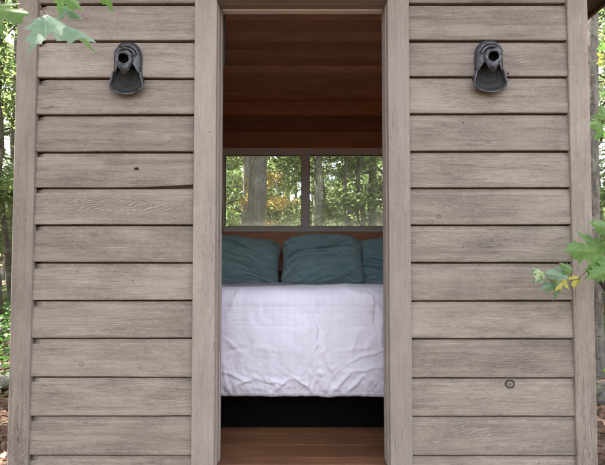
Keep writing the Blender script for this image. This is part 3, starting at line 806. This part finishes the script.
def leaves_np(centers, size, r_, flat=.6, wid=.62):
    n = len(centers); C_ = np.asarray(centers)
    d = r_.normal(size=(n, 3)); d[:,2] = d[:,2]*.6-.25; d /= np.linalg.norm(d, axis=1, keepdims=True)
    up = r_.normal(size=(n, 3))*(1-flat); up[:,2] += flat*1.6
    s = np.cross(d, up); s /= np.linalg.norm(s, axis=1, keepdims=True)+1e-9
    nn = np.cross(s, d)
    L = size*(.65+.7*r_.random((n,1))); W_ = L*wid
    base = C_ - d*L*.5; tip = C_ + d*L*.5
    l = C_ - s*W_*.5 + nn*W_*.16 - d*L*.08; r2 = C_ + s*W_*.5 + nn*W_*.16 - d*L*.08
    V = np.stack([base, r2, tip, l], 1).reshape(-1, 3); F_ = np.arange(n*4).reshape(n, 4)
    lr = np.repeat(np.clip(r_.random(n)*.75 + r_.normal(size=n)*.08 + .1, 0, 1), 4)
    return V, F_, lr
def make_tree_meshes(seed, H, r0, crown_lo, n_limb, spread, leaf_n, leaf_size, kind='broad', bend=.3, bark='bark_grey', leafmat='leaf', clus=(.38,.22)):
    r_ = np.random.default_rng(seed)
    n = 22; zs = np.linspace(-.25, H, n)
    bx = np.cumsum(r_.normal(size=n))*bend*.07; by = np.cumsum(r_.normal(size=n))*bend*.07
    bx -= np.interp(0, zs, bx); by -= np.interp(0, zs, by)
    tr = np.stack([bx, by, zs], 1); rad = r0*np.clip(1-.85*(zs/H), .05, 1.2)**.8; rad[:2] *= 1.35; rad[2] *= 1.08
    parts = [tube_np(tr, rad, 14, .10, seed)]
    cents = []
    for k in range(n_limb):
        q = k/(n_limb-1); z0 = crown_lo + (H*.97-crown_lo)*q**.9
        p0 = np.array([np.interp(z0, zs, bx), np.interp(z0, zs, by), z0])
        az = k*2.4 + r_.normal()*.4
        if kind == 'conifer':
            L = spread*(1-q*.85)*(.8+.4*r_.random()); rise = -.12
        else:
            L = spread*(.55+.75*math.sin(math.pi*(.25+.65*q)))*(.6+.6*r_.random())*(1-.35*q); rise = .25+.5*q*r_.random()
        m = 9; pts = [p0]; d = np.array([math.cos(az), math.sin(az), rise])
        for i in range(m):
            d = d + r_.normal(size=3)*.16; d[2] -= .03 if kind != 'conifer' else .04
            d /= np.linalg.norm(d); pts.append(pts[-1]+d*L/m)
        rr0 = max(.008, np.interp(z0, zs, rad)*.42); rads = np.linspace(rr0, .004, m+1)
        parts.append(tube_np(pts, rads, 6, .05, seed+k))
        pts = np.array(pts)
        nb = 9 if kind != 'conifer' else 16
        for b in range(nb):
            t_ = .25+.75*(b+r_.random())/nb; i = t_*m; i0 = min(int(i), m-1); q0 = pts[i0]+(pts[i0+1]-pts[i0])*(i-i0)
            az2 = az + r_.choice([-1, 1])*(.5+.6*r_.random())
            L2 = L*(.42 if kind != 'conifer' else .34)*(1.1-t_*.6)*(.6+.6*r_.random())
            d2 = np.array([math.cos(az2), math.sin(az2), r_.normal()*.25+(.1 if kind != 'conifer' else -.2)]); d2 /= np.linalg.norm(d2)
            e = q0 + d2*L2; mid = q0+d2*L2*.5+np.array([0,0,.03*L2])
            parts.append(tube_np([q0, mid, e], [rads[i0]*.5+.002, .004, .002], 4, 0, 1))
            if kind == 'conifer':
                tt = np.linspace(.05, 1, 5)
            else: tt = np.array([.45, .75, 1.])
            for t2 in tt: cents.append((*(q0+(e-q0)*t2), L2))
    cents = np.array(cents)
    per = max(1, leaf_n//len(cents))
    ii = np.repeat(np.arange(len(cents)), per)
    if kind == 'conifer':
        off = r_.normal(size=(len(ii), 3))*np.array([.10,.10,.035])
    else:
        off = r_.normal(size=(len(ii), 3))*np.array([clus[0],clus[0],clus[1]])*.55
    P = cents[ii, :3] + off
    keep = P[:,2] > .15
    P = P[keep]
    # leave openings
    hole = np.array([noise.noise(Vector((p[0]*.9, p[1]*.9, p[2]*1.1+seed))) for p in P[::1]]) if len(P) < 90000 else np.zeros(len(P))
    P = P[hole > -.10]
    V, F_, lr = leaves_np(P, leaf_size, r_, .55 if kind != 'conifer' else .8, .62 if kind != 'conifer' else .16)
    Vt, Ft = join(parts)
    return Vt, Ft, V, F_, lr, bark, leafmat
def mk(name_part, V, Fc, mat, lr=None, smooth=False):
    me = bpy.data.meshes.new(name_part); nf, k = Fc.shape
    me.vertices.add(len(V)); me.vertices.foreach_set('co', V.astype(np.float32).ravel())
    me.loops.add(nf*k); me.loops.foreach_set('vertex_index', Fc.astype(np.int32).ravel())
    me.polygons.add(nf); me.polygons.foreach_set('loop_start', np.arange(0, nf*k, k, dtype=np.int32)); me.update(calc_edges=True)
    if lr is not None: me.attributes.new('lr', 'FLOAT', 'POINT').data.foreach_set('value', lr.astype(np.float32))
    me.materials.append(M[mat])
    if smooth: me.polygons.foreach_set('use_smooth', [True]*nf)
    return me
SPEC = {
 'tall':   dict(seed=11, H=12.5, r0=.17, crown_lo=2.6, n_limb=26, spread=2.6, leaf_n=34000, leaf_size=.105, bark='bark_grey', leafmat='leaf'),
 'tall2':  dict(seed=12, H=11, r0=.13, crown_lo=1.9, n_limb=26, spread=2.2, leaf_n=30000, leaf_size=.10, bark='bark_pale', leafmat='leaf_pale', bend=.5),
 'slim':   dict(seed=13, H=8.5, r0=.06, crown_lo=1.6, n_limb=20, spread=1.5, leaf_n=15000, leaf_size=.095, bark='bark_dark', leafmat='leaf', bend=.8),
 'slim2':  dict(seed=14, H=7, r0=.045, crown_lo=1.1, n_limb=18, spread=1.4, leaf_n=12000, leaf_size=.095, bark='bark_grey', leafmat='leaf_pale', bend=.9),
 'sap':    dict(seed=15, H=3.6, r0=.022, crown_lo=.6, n_limb=14, spread=.95, leaf_n=4200, leaf_size=.085, bark='bark_dark', leafmat='leaf', bend=.6, clus=(.26,.16)),
 'gold':   dict(seed=16, H=3.4, r0=.022, crown_lo=.7, n_limb=14, spread=.85, leaf_n=4600, leaf_size=.075, bark='bark_dark', leafmat='leaf_gold', bend=.6, clus=(.26,.16)),
 'spruce': dict(seed=17, H=11, r0=.15, crown_lo=1.3, n_limb=46, spread=2.1, leaf_n=60000, leaf_size=.11, kind='conifer', bark='bark_dark', leafmat='needle', bend=.15),
 'bare':   dict(seed=18, H=13, r0=.16, crown_lo=5.5, n_limb=18, spread=2.4, leaf_n=24000, leaf_size=.105, bark='bark_grey', leafmat='leaf', bend=.25),
 'patchy': dict(seed=25, H=12, r0=.105, crown_lo=5.0, n_limb=14, spread=1.8, leaf_n=14000, leaf_size=.10, bark='bark_grey', leafmat='leaf', bend=.06),
 'bare_pale': dict(seed=19, H=12, r0=.11, crown_lo=5.0, n_limb=18, spread=2.0, leaf_n=20000, leaf_size=.105, bark='bark_pale', leafmat='leaf_pale', bend=.35),
}
MESH = {}
for k, sp in SPEC.items():
    Vt, Ft, Vl, Fl, lr, bk, lm = make_tree_meshes(**sp)
    MESH[k] = (mk('trunk', Vt, Ft, bk, smooth=True), mk('crown', Vl, Fl, lm, lr))
KNAME = {'spruce': 'spruce_tree', 'sap': 'sapling', 'gold': 'sapling'}
def ground_z(x, y):
    d = math.hypot(x, y-2)
    h = .10*max(0, d-7)**1.0 if d < 20 else 1.3+.05*(d-20)
    near = min(1, max(0, (d-3)/4))
    return h*(.6+.4*math.sin(math.atan2(y, x)*2+1)) + near*.16*noise.noise(Vector((x*.35, y*.35, 0))) + .03*noise.noise(Vector((x*1.3, y*1.3, 3)))*near
placed = []
def tree(kind, x, y, label, rot=0., sc=1., group='trees standing in the forest behind the cabin', cat='tree', tilt=(0,0)):
    root = empty(KNAME.get(kind, 'forest_tree'), (x, y, ground_z(x, y)), rot)
    root.rotation_euler = (tilt[0], tilt[1], rot); root.scale = (sc, sc, sc)
    tag(root, label, cat, group)
    for nm, me in zip(('trunk', 'crown'), MESH[kind]):
        o = bpy.data.objects.new(nm, me); col.objects.link(o); o.parent = root
    placed.append((x, y)); return root
for x, y, rot, sc in ((-4.2,2.6,.3,1.),(-5.6,.2,1.9,1.1),(-4.0,-1.6,3.1,.95),(-6.8,3.8,4.4,1.1),(-6.4,-2.6,5.3,1.1),(-3.4,.6,.9,.9)):  # unseen trees added to keep sun off the ground before the cabin
    tree('bare', x, y, 'unseen tall trunked tree added left of the clearing to shade the cabin front', rot, sc, group='unseen shade trees added left of the clearing')
def px2(px, d): return ((px-302.5)/F_PX*d, d)
T = [
 ('bare', 256, 7.2, 'thick grey trunk seen through the left window pane', 0, 1.02),
 ('bare_pale', 242, 9.0, 'slim pale trunk just left of the thick grey one in the left pane', 1, .8),
 ('slim', 229, 8.2, 'thin dark stem at the left edge of the left window pane', 2, .9),
 ('gold', 271, 7.9, 'golden leaved sapling right of the thick trunk in the left pane', 1.5, .78),
 ('tall2', 277, 13.5, 'pale leaning tree above the golden sapling in the left pane', 2.2, .8),
 ('bare_pale', 318, 9.5, 'pale grey trunk right beside the mullion in the right pane', 3.1, 1.0),
 ('slim2', 331, 11.5, 'light leaved slim tree next to the pale trunk in the right pane', .4, 1.1),
 ('slim', 347, 9.5, 'slim dark stem near the middle of the right window pane', .9, .9),
 ('slim', 359, 10.5, 'slightly thicker dark stem right of the slim one in the right pane', 4.1, 1.15),
 ('spruce', 372, 13.5, 'dark green spruce in the top right of the right window pane', 1.1, 1.0),
 ('slim', 2, 8.6, 'dark straight trunk rising at the left edge of the photo', 2.0, 1.45),
 ('slim', 11, 10.2, 'thin dark trunk close to the cabin at the left edge', 3.3, 1.2),
 ('tall', 9, 17, 'bright green tree left of the cabin behind the dark trunks', 1.2, 1.0),
 ('sap', 14, 12.5, 'bright sapling low beside the left corner of the cabin', 1.2, 1.0),
 ('patchy', 588, 5.4, 'patchy grey trunk rising close behind the right corner of the cabin', 5.0, 1.0),
 ('tall', 601, 14, 'bright green tree beyond the patchy trunk on the right', 3.9, 1.0),
 ('sap', 603, 8.0, 'green sapling beyond the right corner of the cabin', 2.9, 1.0),
]
for kind, px, d, lab, rot, sc in T:
    x, y = px2(px, d); tree(kind, x, y, lab, rot, sc, tilt=(0, R(1.6) if kind == 'patchy' else 0), cat='sapling' if kind in ('sap','gold') else 'tree')
GL = {'tall': 'broad leafy tree deep in the forest around the cabin', 'tall2': 'pale barked leafy tree deep in the forest around the cabin', 'slim': 'slender dark tree deep in the forest around the cabin',
      'slim2': 'slender light leaved tree deep in the forest around the cabin', 'sap': 'small green sapling deep in the forest around the cabin', 'gold': 'small golden sapling deep in the forest around the cabin',
      'spruce': 'dark spruce deep in the forest around the cabin', 'bare': 'tall grey trunked tree deep in the forest around the cabin', 'bare_pale': 'tall pale trunked tree deep in the forest around the cabin'}
rt = random.Random(5); kinds = ['tall','tall2','slim','slim2','sap','spruce','bare','bare_pale','bare','slim','slim2','bare_pale']
cnt = 0; tries = 0
while cnt < 90 and tries < 6000:
    tries += 1
    ang = rt.uniform(R(28), R(152)); d = 8 + 32*rt.random()**.75
    x, y = math.cos(ang)*d, math.sin(ang)*d*1.0+1
    if abs(x) < 4 and y < 11: continue
    if abs(x) < .24*y and y < 26 and cnt % 2: cnt += 1; continue
    if d < 10 and abs(x) < 1.2*y*.62 + 1.5 and y < 9.5: continue
    if any((x-a)**2+(y-b)**2 < (1.5+.03*d)**2 for a, b in placed): continue
    k = kinds[cnt % len(kinds)]
    tree(k, x, y, GL[k], rt.uniform(0, 6.28), rt.uniform(.8, 1.25), group='trees deep in the forest', cat='sapling' if k in ('sap',) else 'tree'); cnt += 1

# far-off wood closing the view, with an unseen half added to dim reflections
r_ = np.random.default_rng(99); n = 170000
ang = r_.uniform(R(-180), R(180), n); ang = np.where(ang < 0, ang, ang); d = np.where(np.sin(ang) < 0, r_.uniform(26, 40, n), r_.uniform(40, 60, n)); hgt = 10*r_.random(n)**.9*(.75+.35*np.sin(ang*23)+.1*np.sin(ang*61))
hgt = np.where(np.sin(ang) < .05, hgt*.85, hgt)
P = np.stack([np.cos(ang)*d, np.sin(ang)*d, hgt+np.where(np.sin(ang) < 0, 0, 1.)], 1)
V, F_, lr = leaves_np(P, .55, r_, .4, .8)
tag(mesh_obj('distant_wood', V, F_, M['leaf_pale'], lr=lr), 'far off mass of green forest behind everything, with an unseen half added to dim reflections', 'forest', kind='stuff')

# ------------------------------------------------------------------ ground
gx = np.concatenate([np.linspace(-150, -16, 20), np.linspace(-15, 15, 150), np.linspace(16, 150, 20)])
gy = np.concatenate([np.linspace(-120, -5, 14), np.linspace(-4, 24, 140), np.linspace(25, 180, 22)])
V = np.array([(x, y, ground_z(x, y)) for x in gx for y in gy]); idx = np.arange(len(gx)*len(gy)).reshape(len(gx), len(gy))
F_ = np.stack([idx[:-1,:-1], idx[1:,:-1], idx[1:,1:], idx[:-1,1:]], -1).reshape(-1, 4)
tag(mesh_obj('ground', V, F_, M['ground'], smooth=True), 'forest floor of brown earth', 'ground', kind='structure')
def in_zone(r_, n, near, far):
    P = []
    while len(P) < n:
        a = r_.uniform(R(35), R(145)); d = near + (far-near)*r_.random()**.8; x = math.cos(a)*d*1.1; y = math.sin(a)*d
        if abs(x) < HW+.08 and WY-.1 < y < BYO+.1: continue
        P.append((x, y))
    return P
P = in_zone(r_, 26000, 2.2, 14)
C_ = np.array([(x, y, ground_z(x, y)+.012+r_.random()*.02) for x, y in P])
V, F_, lr = leaves_np(C_, .075, r_, .86, .7); V[:,2] = np.maximum(V[:,2], [ground_z(a, b)+.003 for a, b in V[:, :2]])
tag(mesh_obj('leaf_litter', V, F_, M['litter'], lr=lr), 'reddish brown fallen leaves covering the forest floor', 'fallen leaves', kind='stuff')
P = [p for p in in_zone(r_, 70000, 5.0, 18) if noise.noise(Vector((p[0]*.5, p[1]*.5, 9))) > -.3]
C_ = np.array([(x, y, ground_z(x, y)+.04+.30*r_.random()**1.6) for x, y in P])
V, F_, lr = leaves_np(C_, .085, r_, .6, .6)
tag(mesh_obj('ground_cover', V, F_, M['cover'], lr=lr), 'low green plants growing between the trunks', 'ground cover', kind='stuff')

# logs and stones by the corners
def log_obj(p0, p1, r, mat, label, seed, name='log'):
    p0 = Vector(p0); p1 = Vector(p1); n = 26; pts = []; rads = []
    for i in range(n+1):
        q = i/n; p = p0.lerp(p1, q); pts.append((p.x+.02*noise.noise(Vector((q*4, seed, 0))), p.y, p.z+.02*noise.noise(Vector((q*4, seed, 7)))))
        rads.append(r*(1-.2*q)*(1+.06*noise.noise(Vector((q*9, seed, 3)))))
    V, F_ = tube_np(pts, rads, 22, .06, seed); c0 = len(V)
    V = np.concatenate([V, [pts[0], pts[-1]]]); tri = []
    Fl = [tuple(f) for f in F_]
    for k in range(22): Fl.append((k, (k+1) % 22, c0)); Fl.append((n*22+(k+1) % 22, n*22+k, c0+1))
    o = mesh_obj(name, V, Fl, M[mat], smooth=True); tag(o, label, 'log'); return o
def g3(px, py, Y, dz=0): p = at(px, py, Y); return (p.x, p.y, p.z+dz)
log_obj(g3(-60, 392, 4.6), g3(16, 380, 4.75), .085, 'bark_pale', 'pale fallen log lying on the leaves at the left edge', 3)
log_obj(g3(-50, 402, 4.2), g3(22, 430, 5.0), .07, 'bark_dark', 'dark fallen log in front of the pale log at the left edge', 5)
log_obj(g3(590, 392, 4.6), g3(680, 380, 4.5), .10, 'bark_dark', 'dark fallen log behind the pale stone at the right edge', 6)
lg = log_obj(g3(598, 270, 4.9), g3(640, 345, 5.0), .055, 'bark_dark', 'dark leaning branch at the right edge above the ground plants', 9, 'leaning_branch'); lg['category'] = 'branch'
def rock(px, py, Y, s, label, seed):
    bm = bmesh.new(); bmesh.ops.create_icosphere(bm, subdivisions=4, radius=1)
    for v in bm.verts:
        d = 1 + .28*noise.noise(v.co*1.3+Vector((seed, 0, 0))) + .08*noise.noise(v.co*4+Vector((seed, 2, 0)))
        v.co = Vector((v.co.x*s[0], v.co.y*s[1], v.co.z*s[2]))*d
    me = bpy.data.meshes.new('stone'); bm.to_mesh(me); bm.free(); me.materials.append(M['stone'])
    for p in me.polygons: p.use_smooth = True
    o = bpy.data.objects.new('stone', me); col.objects.link(o); o.location = g3(px, py, Y); tag(o, label, 'stone')
rock(606, 408, 4.4, (.10,.12,.13), 'pale upright stone at the right edge beside the cabin corner', 1)
rock(612, 447, 4.1, (.14,.14,.10), 'low dark stone at the bottom right corner of the photo', 4)
rock(-4, 330, 7.5, (.25,.2,.10), 'mossy low stone among green plants on the left', 7)

# ------------------------------------------------------------------ maple saplings reaching in from the sides
def m_mleaf(name, c, under, trans=.35):
    t = NT(name); geo = t.n('ShaderNodeNewGeometry'); g = t.attr('lc')['Vector']; x, y, z = t.sep(g)
    # veins: five rays from the leaf base
    a = t.math('ARCTAN2', x, t.math('ADD', y, .02)); rr = t.math('SQRT', t.math('ADD', t.math('MULTIPLY', x, x), t.math('MULTIPLY', y, y)))
    vv = t.math('ABSOLUTE', t.math('SUBTRACT', t.math('FRACT', t.math('ADD', t.math('DIVIDE', a, .68), .5)), .5))
    vein = t.mr(t.math('MULTIPLY', vv, rr), .003, .012, 1, 0)
    n = t.noise(g, 9, 4, .6)
    base = t.mix(t.mr(n, .3, .7), c, tuple(q*.72 for q in c))
    base = t.mix(t.math('MULTIPLY', vein, .45), base, tuple(min(1, q*1.7+.03) for q in c))
    cc = t.mix(geo.outputs['Backfacing'], base, under)
    d = t.bsdf(cc, .5, t.bump(vein, .4, .002), Specular_IOR_Level=.3)
    tr = t.n('ShaderNodeBsdfTranslucent'); t.link(t.mix(1., base, (1.6,2.,.8), 'MULTIPLY'), tr.inputs[0])
    mx = t.n('ShaderNodeMixShader'); mx.inputs[0].default_value = trans; t.link(d, mx.inputs[1]); t.link(tr.outputs[0], mx.inputs[2])
    return t.fin(mx.outputs[0])
M['ml_green'] = m_mleaf('maple_leaf_green', (.15,.26,.085), (.20,.30,.17), .42)
M['ml_blue'] = m_mleaf('maple_leaf_cool', (.19,.29,.20), (.25,.35,.28), .3)
M['ml_yellow'] = m_mleaf('maple_leaf_yellow', (.46,.42,.10), (.45,.42,.14), .3)
M['ml_pale'] = m_mleaf('maple_leaf_pale', (.42,.50,.30), (.45,.52,.36), .3)
half = [(0,0),(.10,.02),(.26,-.10),(.24,.02),(.42,.02),(.34,.12),(.56,.22),(.50,.27),(.66,.46),(.50,.42),(.47,.50),(.34,.42),(.20,.36),(.24,.56),(.34,.64),(.22,.68),(.22,.80),(.12,.84),(0,1.08)]
def leaf_geo(size, fold, droop, seed):
    rs = np.random.default_rng(seed)
    pts = half + [(-x, y) for x, y in half[-2:0:-1]]
    P1 = [(x*(1+.06*rs.normal()), y*(1+.04*rs.normal())) for x, y in pts]; P0 = []
    for i, (x, y) in enumerate(P1):
        x2, y2 = P1[(i+1) % len(P1)]; P0.append((x, y)); L_ = math.hypot(x2-x, y2-y)
        if L_ > .13 and 1 < i < len(P1)-2:
            nx_, ny_ = (y2-y)/L_, -(x2-x)/L_
            P0.append((x+(x2-x)*.42 - nx_*.012, y+(y2-y)*.42 - ny_*.012)); P0.append((x+(x2-x)*.55 + nx_*.022, y+(y2-y)*.55 + ny_*.022))
    from mathutils.geometry import delaunay_2d_cdt
    def inside(x, y):
        c_ = False; j = len(P0)-1
        for i in range(len(P0)):
            (xi, yi), (xj, yj) = P0[i], P0[j]
            if (yi > y) != (yj > y) and x < (xj-xi)*(y-yi)/(yj-yi+1e-12)+xi: c_ = not c_
            j = i
        return c_
    gp = [(x*.075+.002, y*.075+.001) for x in range(-9, 10) for y in range(-2, 15) if inside(x*.075+.002, y*.075+.001)]
    vo, _, fo, *_r = delaunay_2d_cdt([Vector(p) for p in P0+gp], [], [list(range(len(P0)))], 1, 1e-5)
    V, L2 = [], []
    for p in vo:
        x, y = p
        z = -(math.sqrt(x*x+.006)-.077)*fold - droop*y*y*.35 - .25*x*x*abs(x) + .016*math.sin(x*6+seed)+.012*math.sin(y*7+seed) + .03*math.cos(math.atan2(x, y+.05)*9.2)*min(1, math.hypot(x, y)*1.5)
        V.append((x*size, y*size, z*size)); L2.append((x, y, seed*.37))
    return V, [tuple(f) for f in fo], L2
def maple(name_label, base, tips, leaves, name='maple_sapling'):
    root = empty(name, base); tag(root, name_label, 'sapling')
    parts = []
    for pts, r0, r1 in tips:
        parts.append(tube_np([tuple(p) for p in pts], np.linspace(r0, r1, len(pts)), 8, .06, 2))
    V, F_ = join(parts); mesh_obj('stem', V, F_, M['twig'], root, smooth=True)
    for i, (px, py, Y, sz, dirpx, face, mat) in enumerate(leaves):
        b = at(px, py, Y); tip = at(px+dirpx[0], py+dirpx[1], Y + (dirpx[2] if len(dirpx) > 2 else 0)); d = (tip-b).normalized()
        s_ = sz; V, Fc, L2 = leaf_geo(s_, face[1], face[2], i+1)
        nrm_ = Vector((math.sin(face[0])*.9, -math.cos(face[0]), .35)); nrm_ = (nrm_ - d*nrm_.dot(d)).normalized(); sx = d.cross(nrm_)
        W_ = [tuple(b + sx*v[0] + d*v[1] + nrm_*v[2]) for v in V]
        o = mesh_obj('leaf', W_, Fc, M[mat], root, smooth=True)
        a = o.data.attributes.new('lc', 'FLOAT_VECTOR', 'POINT'); a.data.foreach_set('vector', np.array(L2, dtype=np.float32).ravel())
    return root
gl = ground_z(-1.15, .85)
B = Vector((-1.15, .85, gl))
tl = at(-30, -60, 1.0); j1 = at(20, -30, 1.0); j2 = at(60, -14, 1.0)
maple('green maple sapling reaching in at the top left with drooping leaves', B,
  [([B, B+Vector((.02,0,.9)), B+Vector((0,.05,1.6)), tl], .016, .006), ([tl, j1, j2, at(90,-20,1.0)], .005, .002),
   ([j1, at(12,-8,1.0), at(-6,6,1.0)], .0015, .0009), ([j1, at(34,-6,.98), at(46,16,.98)], .0015, .0009), ([j2, at(61,-6,1.), at(62,-3,1.0)], .0013, .0009), ([j2, at(66,-2,1.04), at(66,5,1.03)], .0013, .0009)],
  [(-10, 9, 1.0, .090, (41, 6), (.1,.35,.1), 'ml_green'),
   (46, 16, .98, .130, (54, 27, -.03), (1.0,.55,.15), 'ml_blue'),
   (60, -7, 1.0, .056, (24, 17), (.3,.6,.2), 'ml_green'),
   (64, 5, 1.04, .052, (22, 16), (.9,.8,.1), 'ml_blue'),
   (90, -20, 1.0, .10, (40, -4), (.2,.4,.2), 'ml_green'), (20, -30, 1.0, .10, (-10, -30), (.2,.4,.2), 'ml_green'), (-30, -50, 1.0, .11, (-40, 10), (.2,.4,.2), 'ml_green'), (-40,-20,1.05,.11,(-50,40),(.2,.4,.2),'ml_green')])
YB = 1.72
B2 = Vector((1.62, 1.55, ground_z(1.62, 1.55)))
r1_ = at(660, 250, YB); r2_ = at(604, 264, YB); r3_ = at(578, 279, YB); r4_ = at(556, 281, YB)
maple('maple sapling reaching in from the right with green and yellow leaves', B2,
  [([B2, B2+Vector((-.02,.02,.7)), B2+Vector((0,.05,1.35)), B2+Vector((.03,.1,2.0))], .014, .006), ([B2+Vector((-.0,.05,1.2)), r1_, r2_, at(590,268,YB)], .005, .0022), ([at(590,268,YB), r3_, at(566,281,YB), r4_, at(546,279,YB)], .0022, .0010),
   ([r1_, at(625,240,YB), at(606,242,YB)], .002, .001), ([r1_, at(630,228,YB), at(612,226,YB)], .002, .001)],
  [(604, 251, YB, .150, (-40, -1), (-.2,.25,.1), 'ml_green'),
   (622, 232, YB-.02, .12, (-28, -8), (.2,.3,.1), 'ml_green'),
   (616, 266, YB-.03, .11, (-22, 10), (.1,.3,.1), 'ml_green'),
   (568, 277, YB, .085, (-28, -6), (.0,.5,.1), 'ml_blue'),
   (560, 284, YB+.02, .075, (-26, 6), (.3,.5,.1), 'ml_blue'),
   (545, 279, YB, .062, (-12, -12), (.5,.5,.1), 'ml_blue'),
   (541, 271, YB-.01, .042, (-5, 10), (.0,.4,.1), 'ml_pale'),
   (578, 277, YB, .045, (-5, 13), (.2,.5,.1), 'ml_yellow'),
   (563, 279, YB, .050, (-8, 13), (-.5,.5,.1), 'ml_yellow'),
   (572, 270, YB, .05, (-14, -8), (.2,.5,.1), 'ml_green'),
   (650, 240, YB, .15, (10, -40), (.2,.3,.1), 'ml_green'), (660, 255, YB, .15, (30, 20), (.2,.3,.1), 'ml_green')])
# a further maple beyond the right corner
Yc = 3.9; B3 = Vector((2.95, 3.9, ground_z(2.95, 3.9)))
maple('young maple with yellow and green leaves beyond the right corner of the cabin', B3,
  [([B3, B3+Vector((.02,0,1.2)), B3+Vector((-.02,0,2.4)), B3+Vector((0,0,3.2))], .016, .006), ([B3+Vector((0,0,2.4)), at(612,62,Yc), at(600,58,Yc)], .005, .002), ([B3+Vector((0,0,1.9)), at(612,124,Yc), at(600,122,Yc)], .005, .002)],
  [(604,56,Yc,.07,(-12,-5),(.2,.3,.1),'ml_yellow'),(603,62,Yc,.06,(-10,3),(.2,.3,.1),'ml_yellow'),(606,50,Yc,.10,(-4,-10),(.2,.3,.1),'ml_green'),
   (602,123,Yc,.13,(-14,2),(.2,.3,.1),'ml_green'),(606,118,Yc,.13,(-4,-10),(.2,.3,.1),'ml_green'),(604,130,Yc,.12,(-8,8),(.2,.3,.1),'ml_green'),
   (612,20,Yc,.12,(-6,8),(.2,.3,.1),'ml_green'),(614,90,Yc,.12,(-8,4),(.2,.3,.1),'ml_green')])

# ------------------------------------------------------------------ light
world = bpy.data.worlds.new('World'); scene.world = world; world.use_nodes = True
nt_ = world.node_tree; bg = nt_.nodes['Background']
sky = nt_.nodes.new('ShaderNodeTexSky'); sky.sky_type = 'NISHITA'; sky.sun_disc = False
SUN_EL, SUN_AZ = R(52), R(-68)      # azimuth measured clockwise from +Y: left, slightly behind the cabin
sky.sun_elevation = SUN_EL; sky.sun_rotation = SUN_AZ; sky.air_density = 1.0; sky.dust_density = 2.0; sky.ozone_density = .6
mxw = nt_.nodes.new('ShaderNodeMix'); mxw.data_type = 'RGBA'
tcw = nt_.nodes.new('ShaderNodeTexCoord'); nzw = nt_.nodes.new('ShaderNodeTexNoise'); nzw.inputs['Scale'].default_value = 2.2; nzw.inputs['Detail'].default_value = 6
mrw = nt_.nodes.new('ShaderNodeMapRange'); mrw.inputs[1].default_value = .36; mrw.inputs[2].default_value = .60; mrw.inputs[3].default_value = .35; mrw.inputs[4].default_value = .85
nt_.links.new(tcw.outputs['Generated'], nzw.inputs['Vector']); nt_.links.new(nzw.outputs[0], mrw.inputs[0]); nt_.links.new(mrw.outputs[0], mxw.inputs[0])
nt_.links.new(sky.outputs[0], mxw.inputs[6]); mxw.inputs[7].default_value = (4.35, 4.15, 4.2, 1)      # thin bright cloud
nt_.links.new(mxw.outputs[2], bg.inputs[0]); bg.inputs[1].default_value = .14
sd = bpy.data.lights.new('sun', 'SUN'); sd.energy = 5.0; sd.angle = R(.5); sd.color = (1, .93, .82)
sun = bpy.data.objects.new('sun', sd); col.objects.link(sun)
dirv = Vector((math.sin(SUN_AZ)*math.cos(SUN_EL), math.cos(SUN_AZ)*math.cos(SUN_EL), math.sin(SUN_EL)))
sun.rotation_euler = dirv.to_track_quat('Z', 'Y').to_euler(); sun.location = (0, 0, 20)

scene.view_settings.view_transform = 'Standard'; scene.view_settings.look = 'None'
scene.view_settings.exposure = 2.85; scene.view_settings.gamma = 1; scene.view_settings.use_curve_mapping = False
scene.render.engine = 'CYCLES'; scene.cycles.use_denoising = True
scene.cycles.max_bounces = 6; scene.cycles.diffuse_bounces = 4; scene.cycles.glossy_bounces = 2; scene.cycles.transmission_bounces = 4; scene.cycles.transparent_max_bounces = 8
scene.cycles.use_adaptive_sampling = True; scene.cycles.adaptive_threshold = .02; scene.cycles.caustics_reflective = False; scene.cycles.caustics_refractive = False
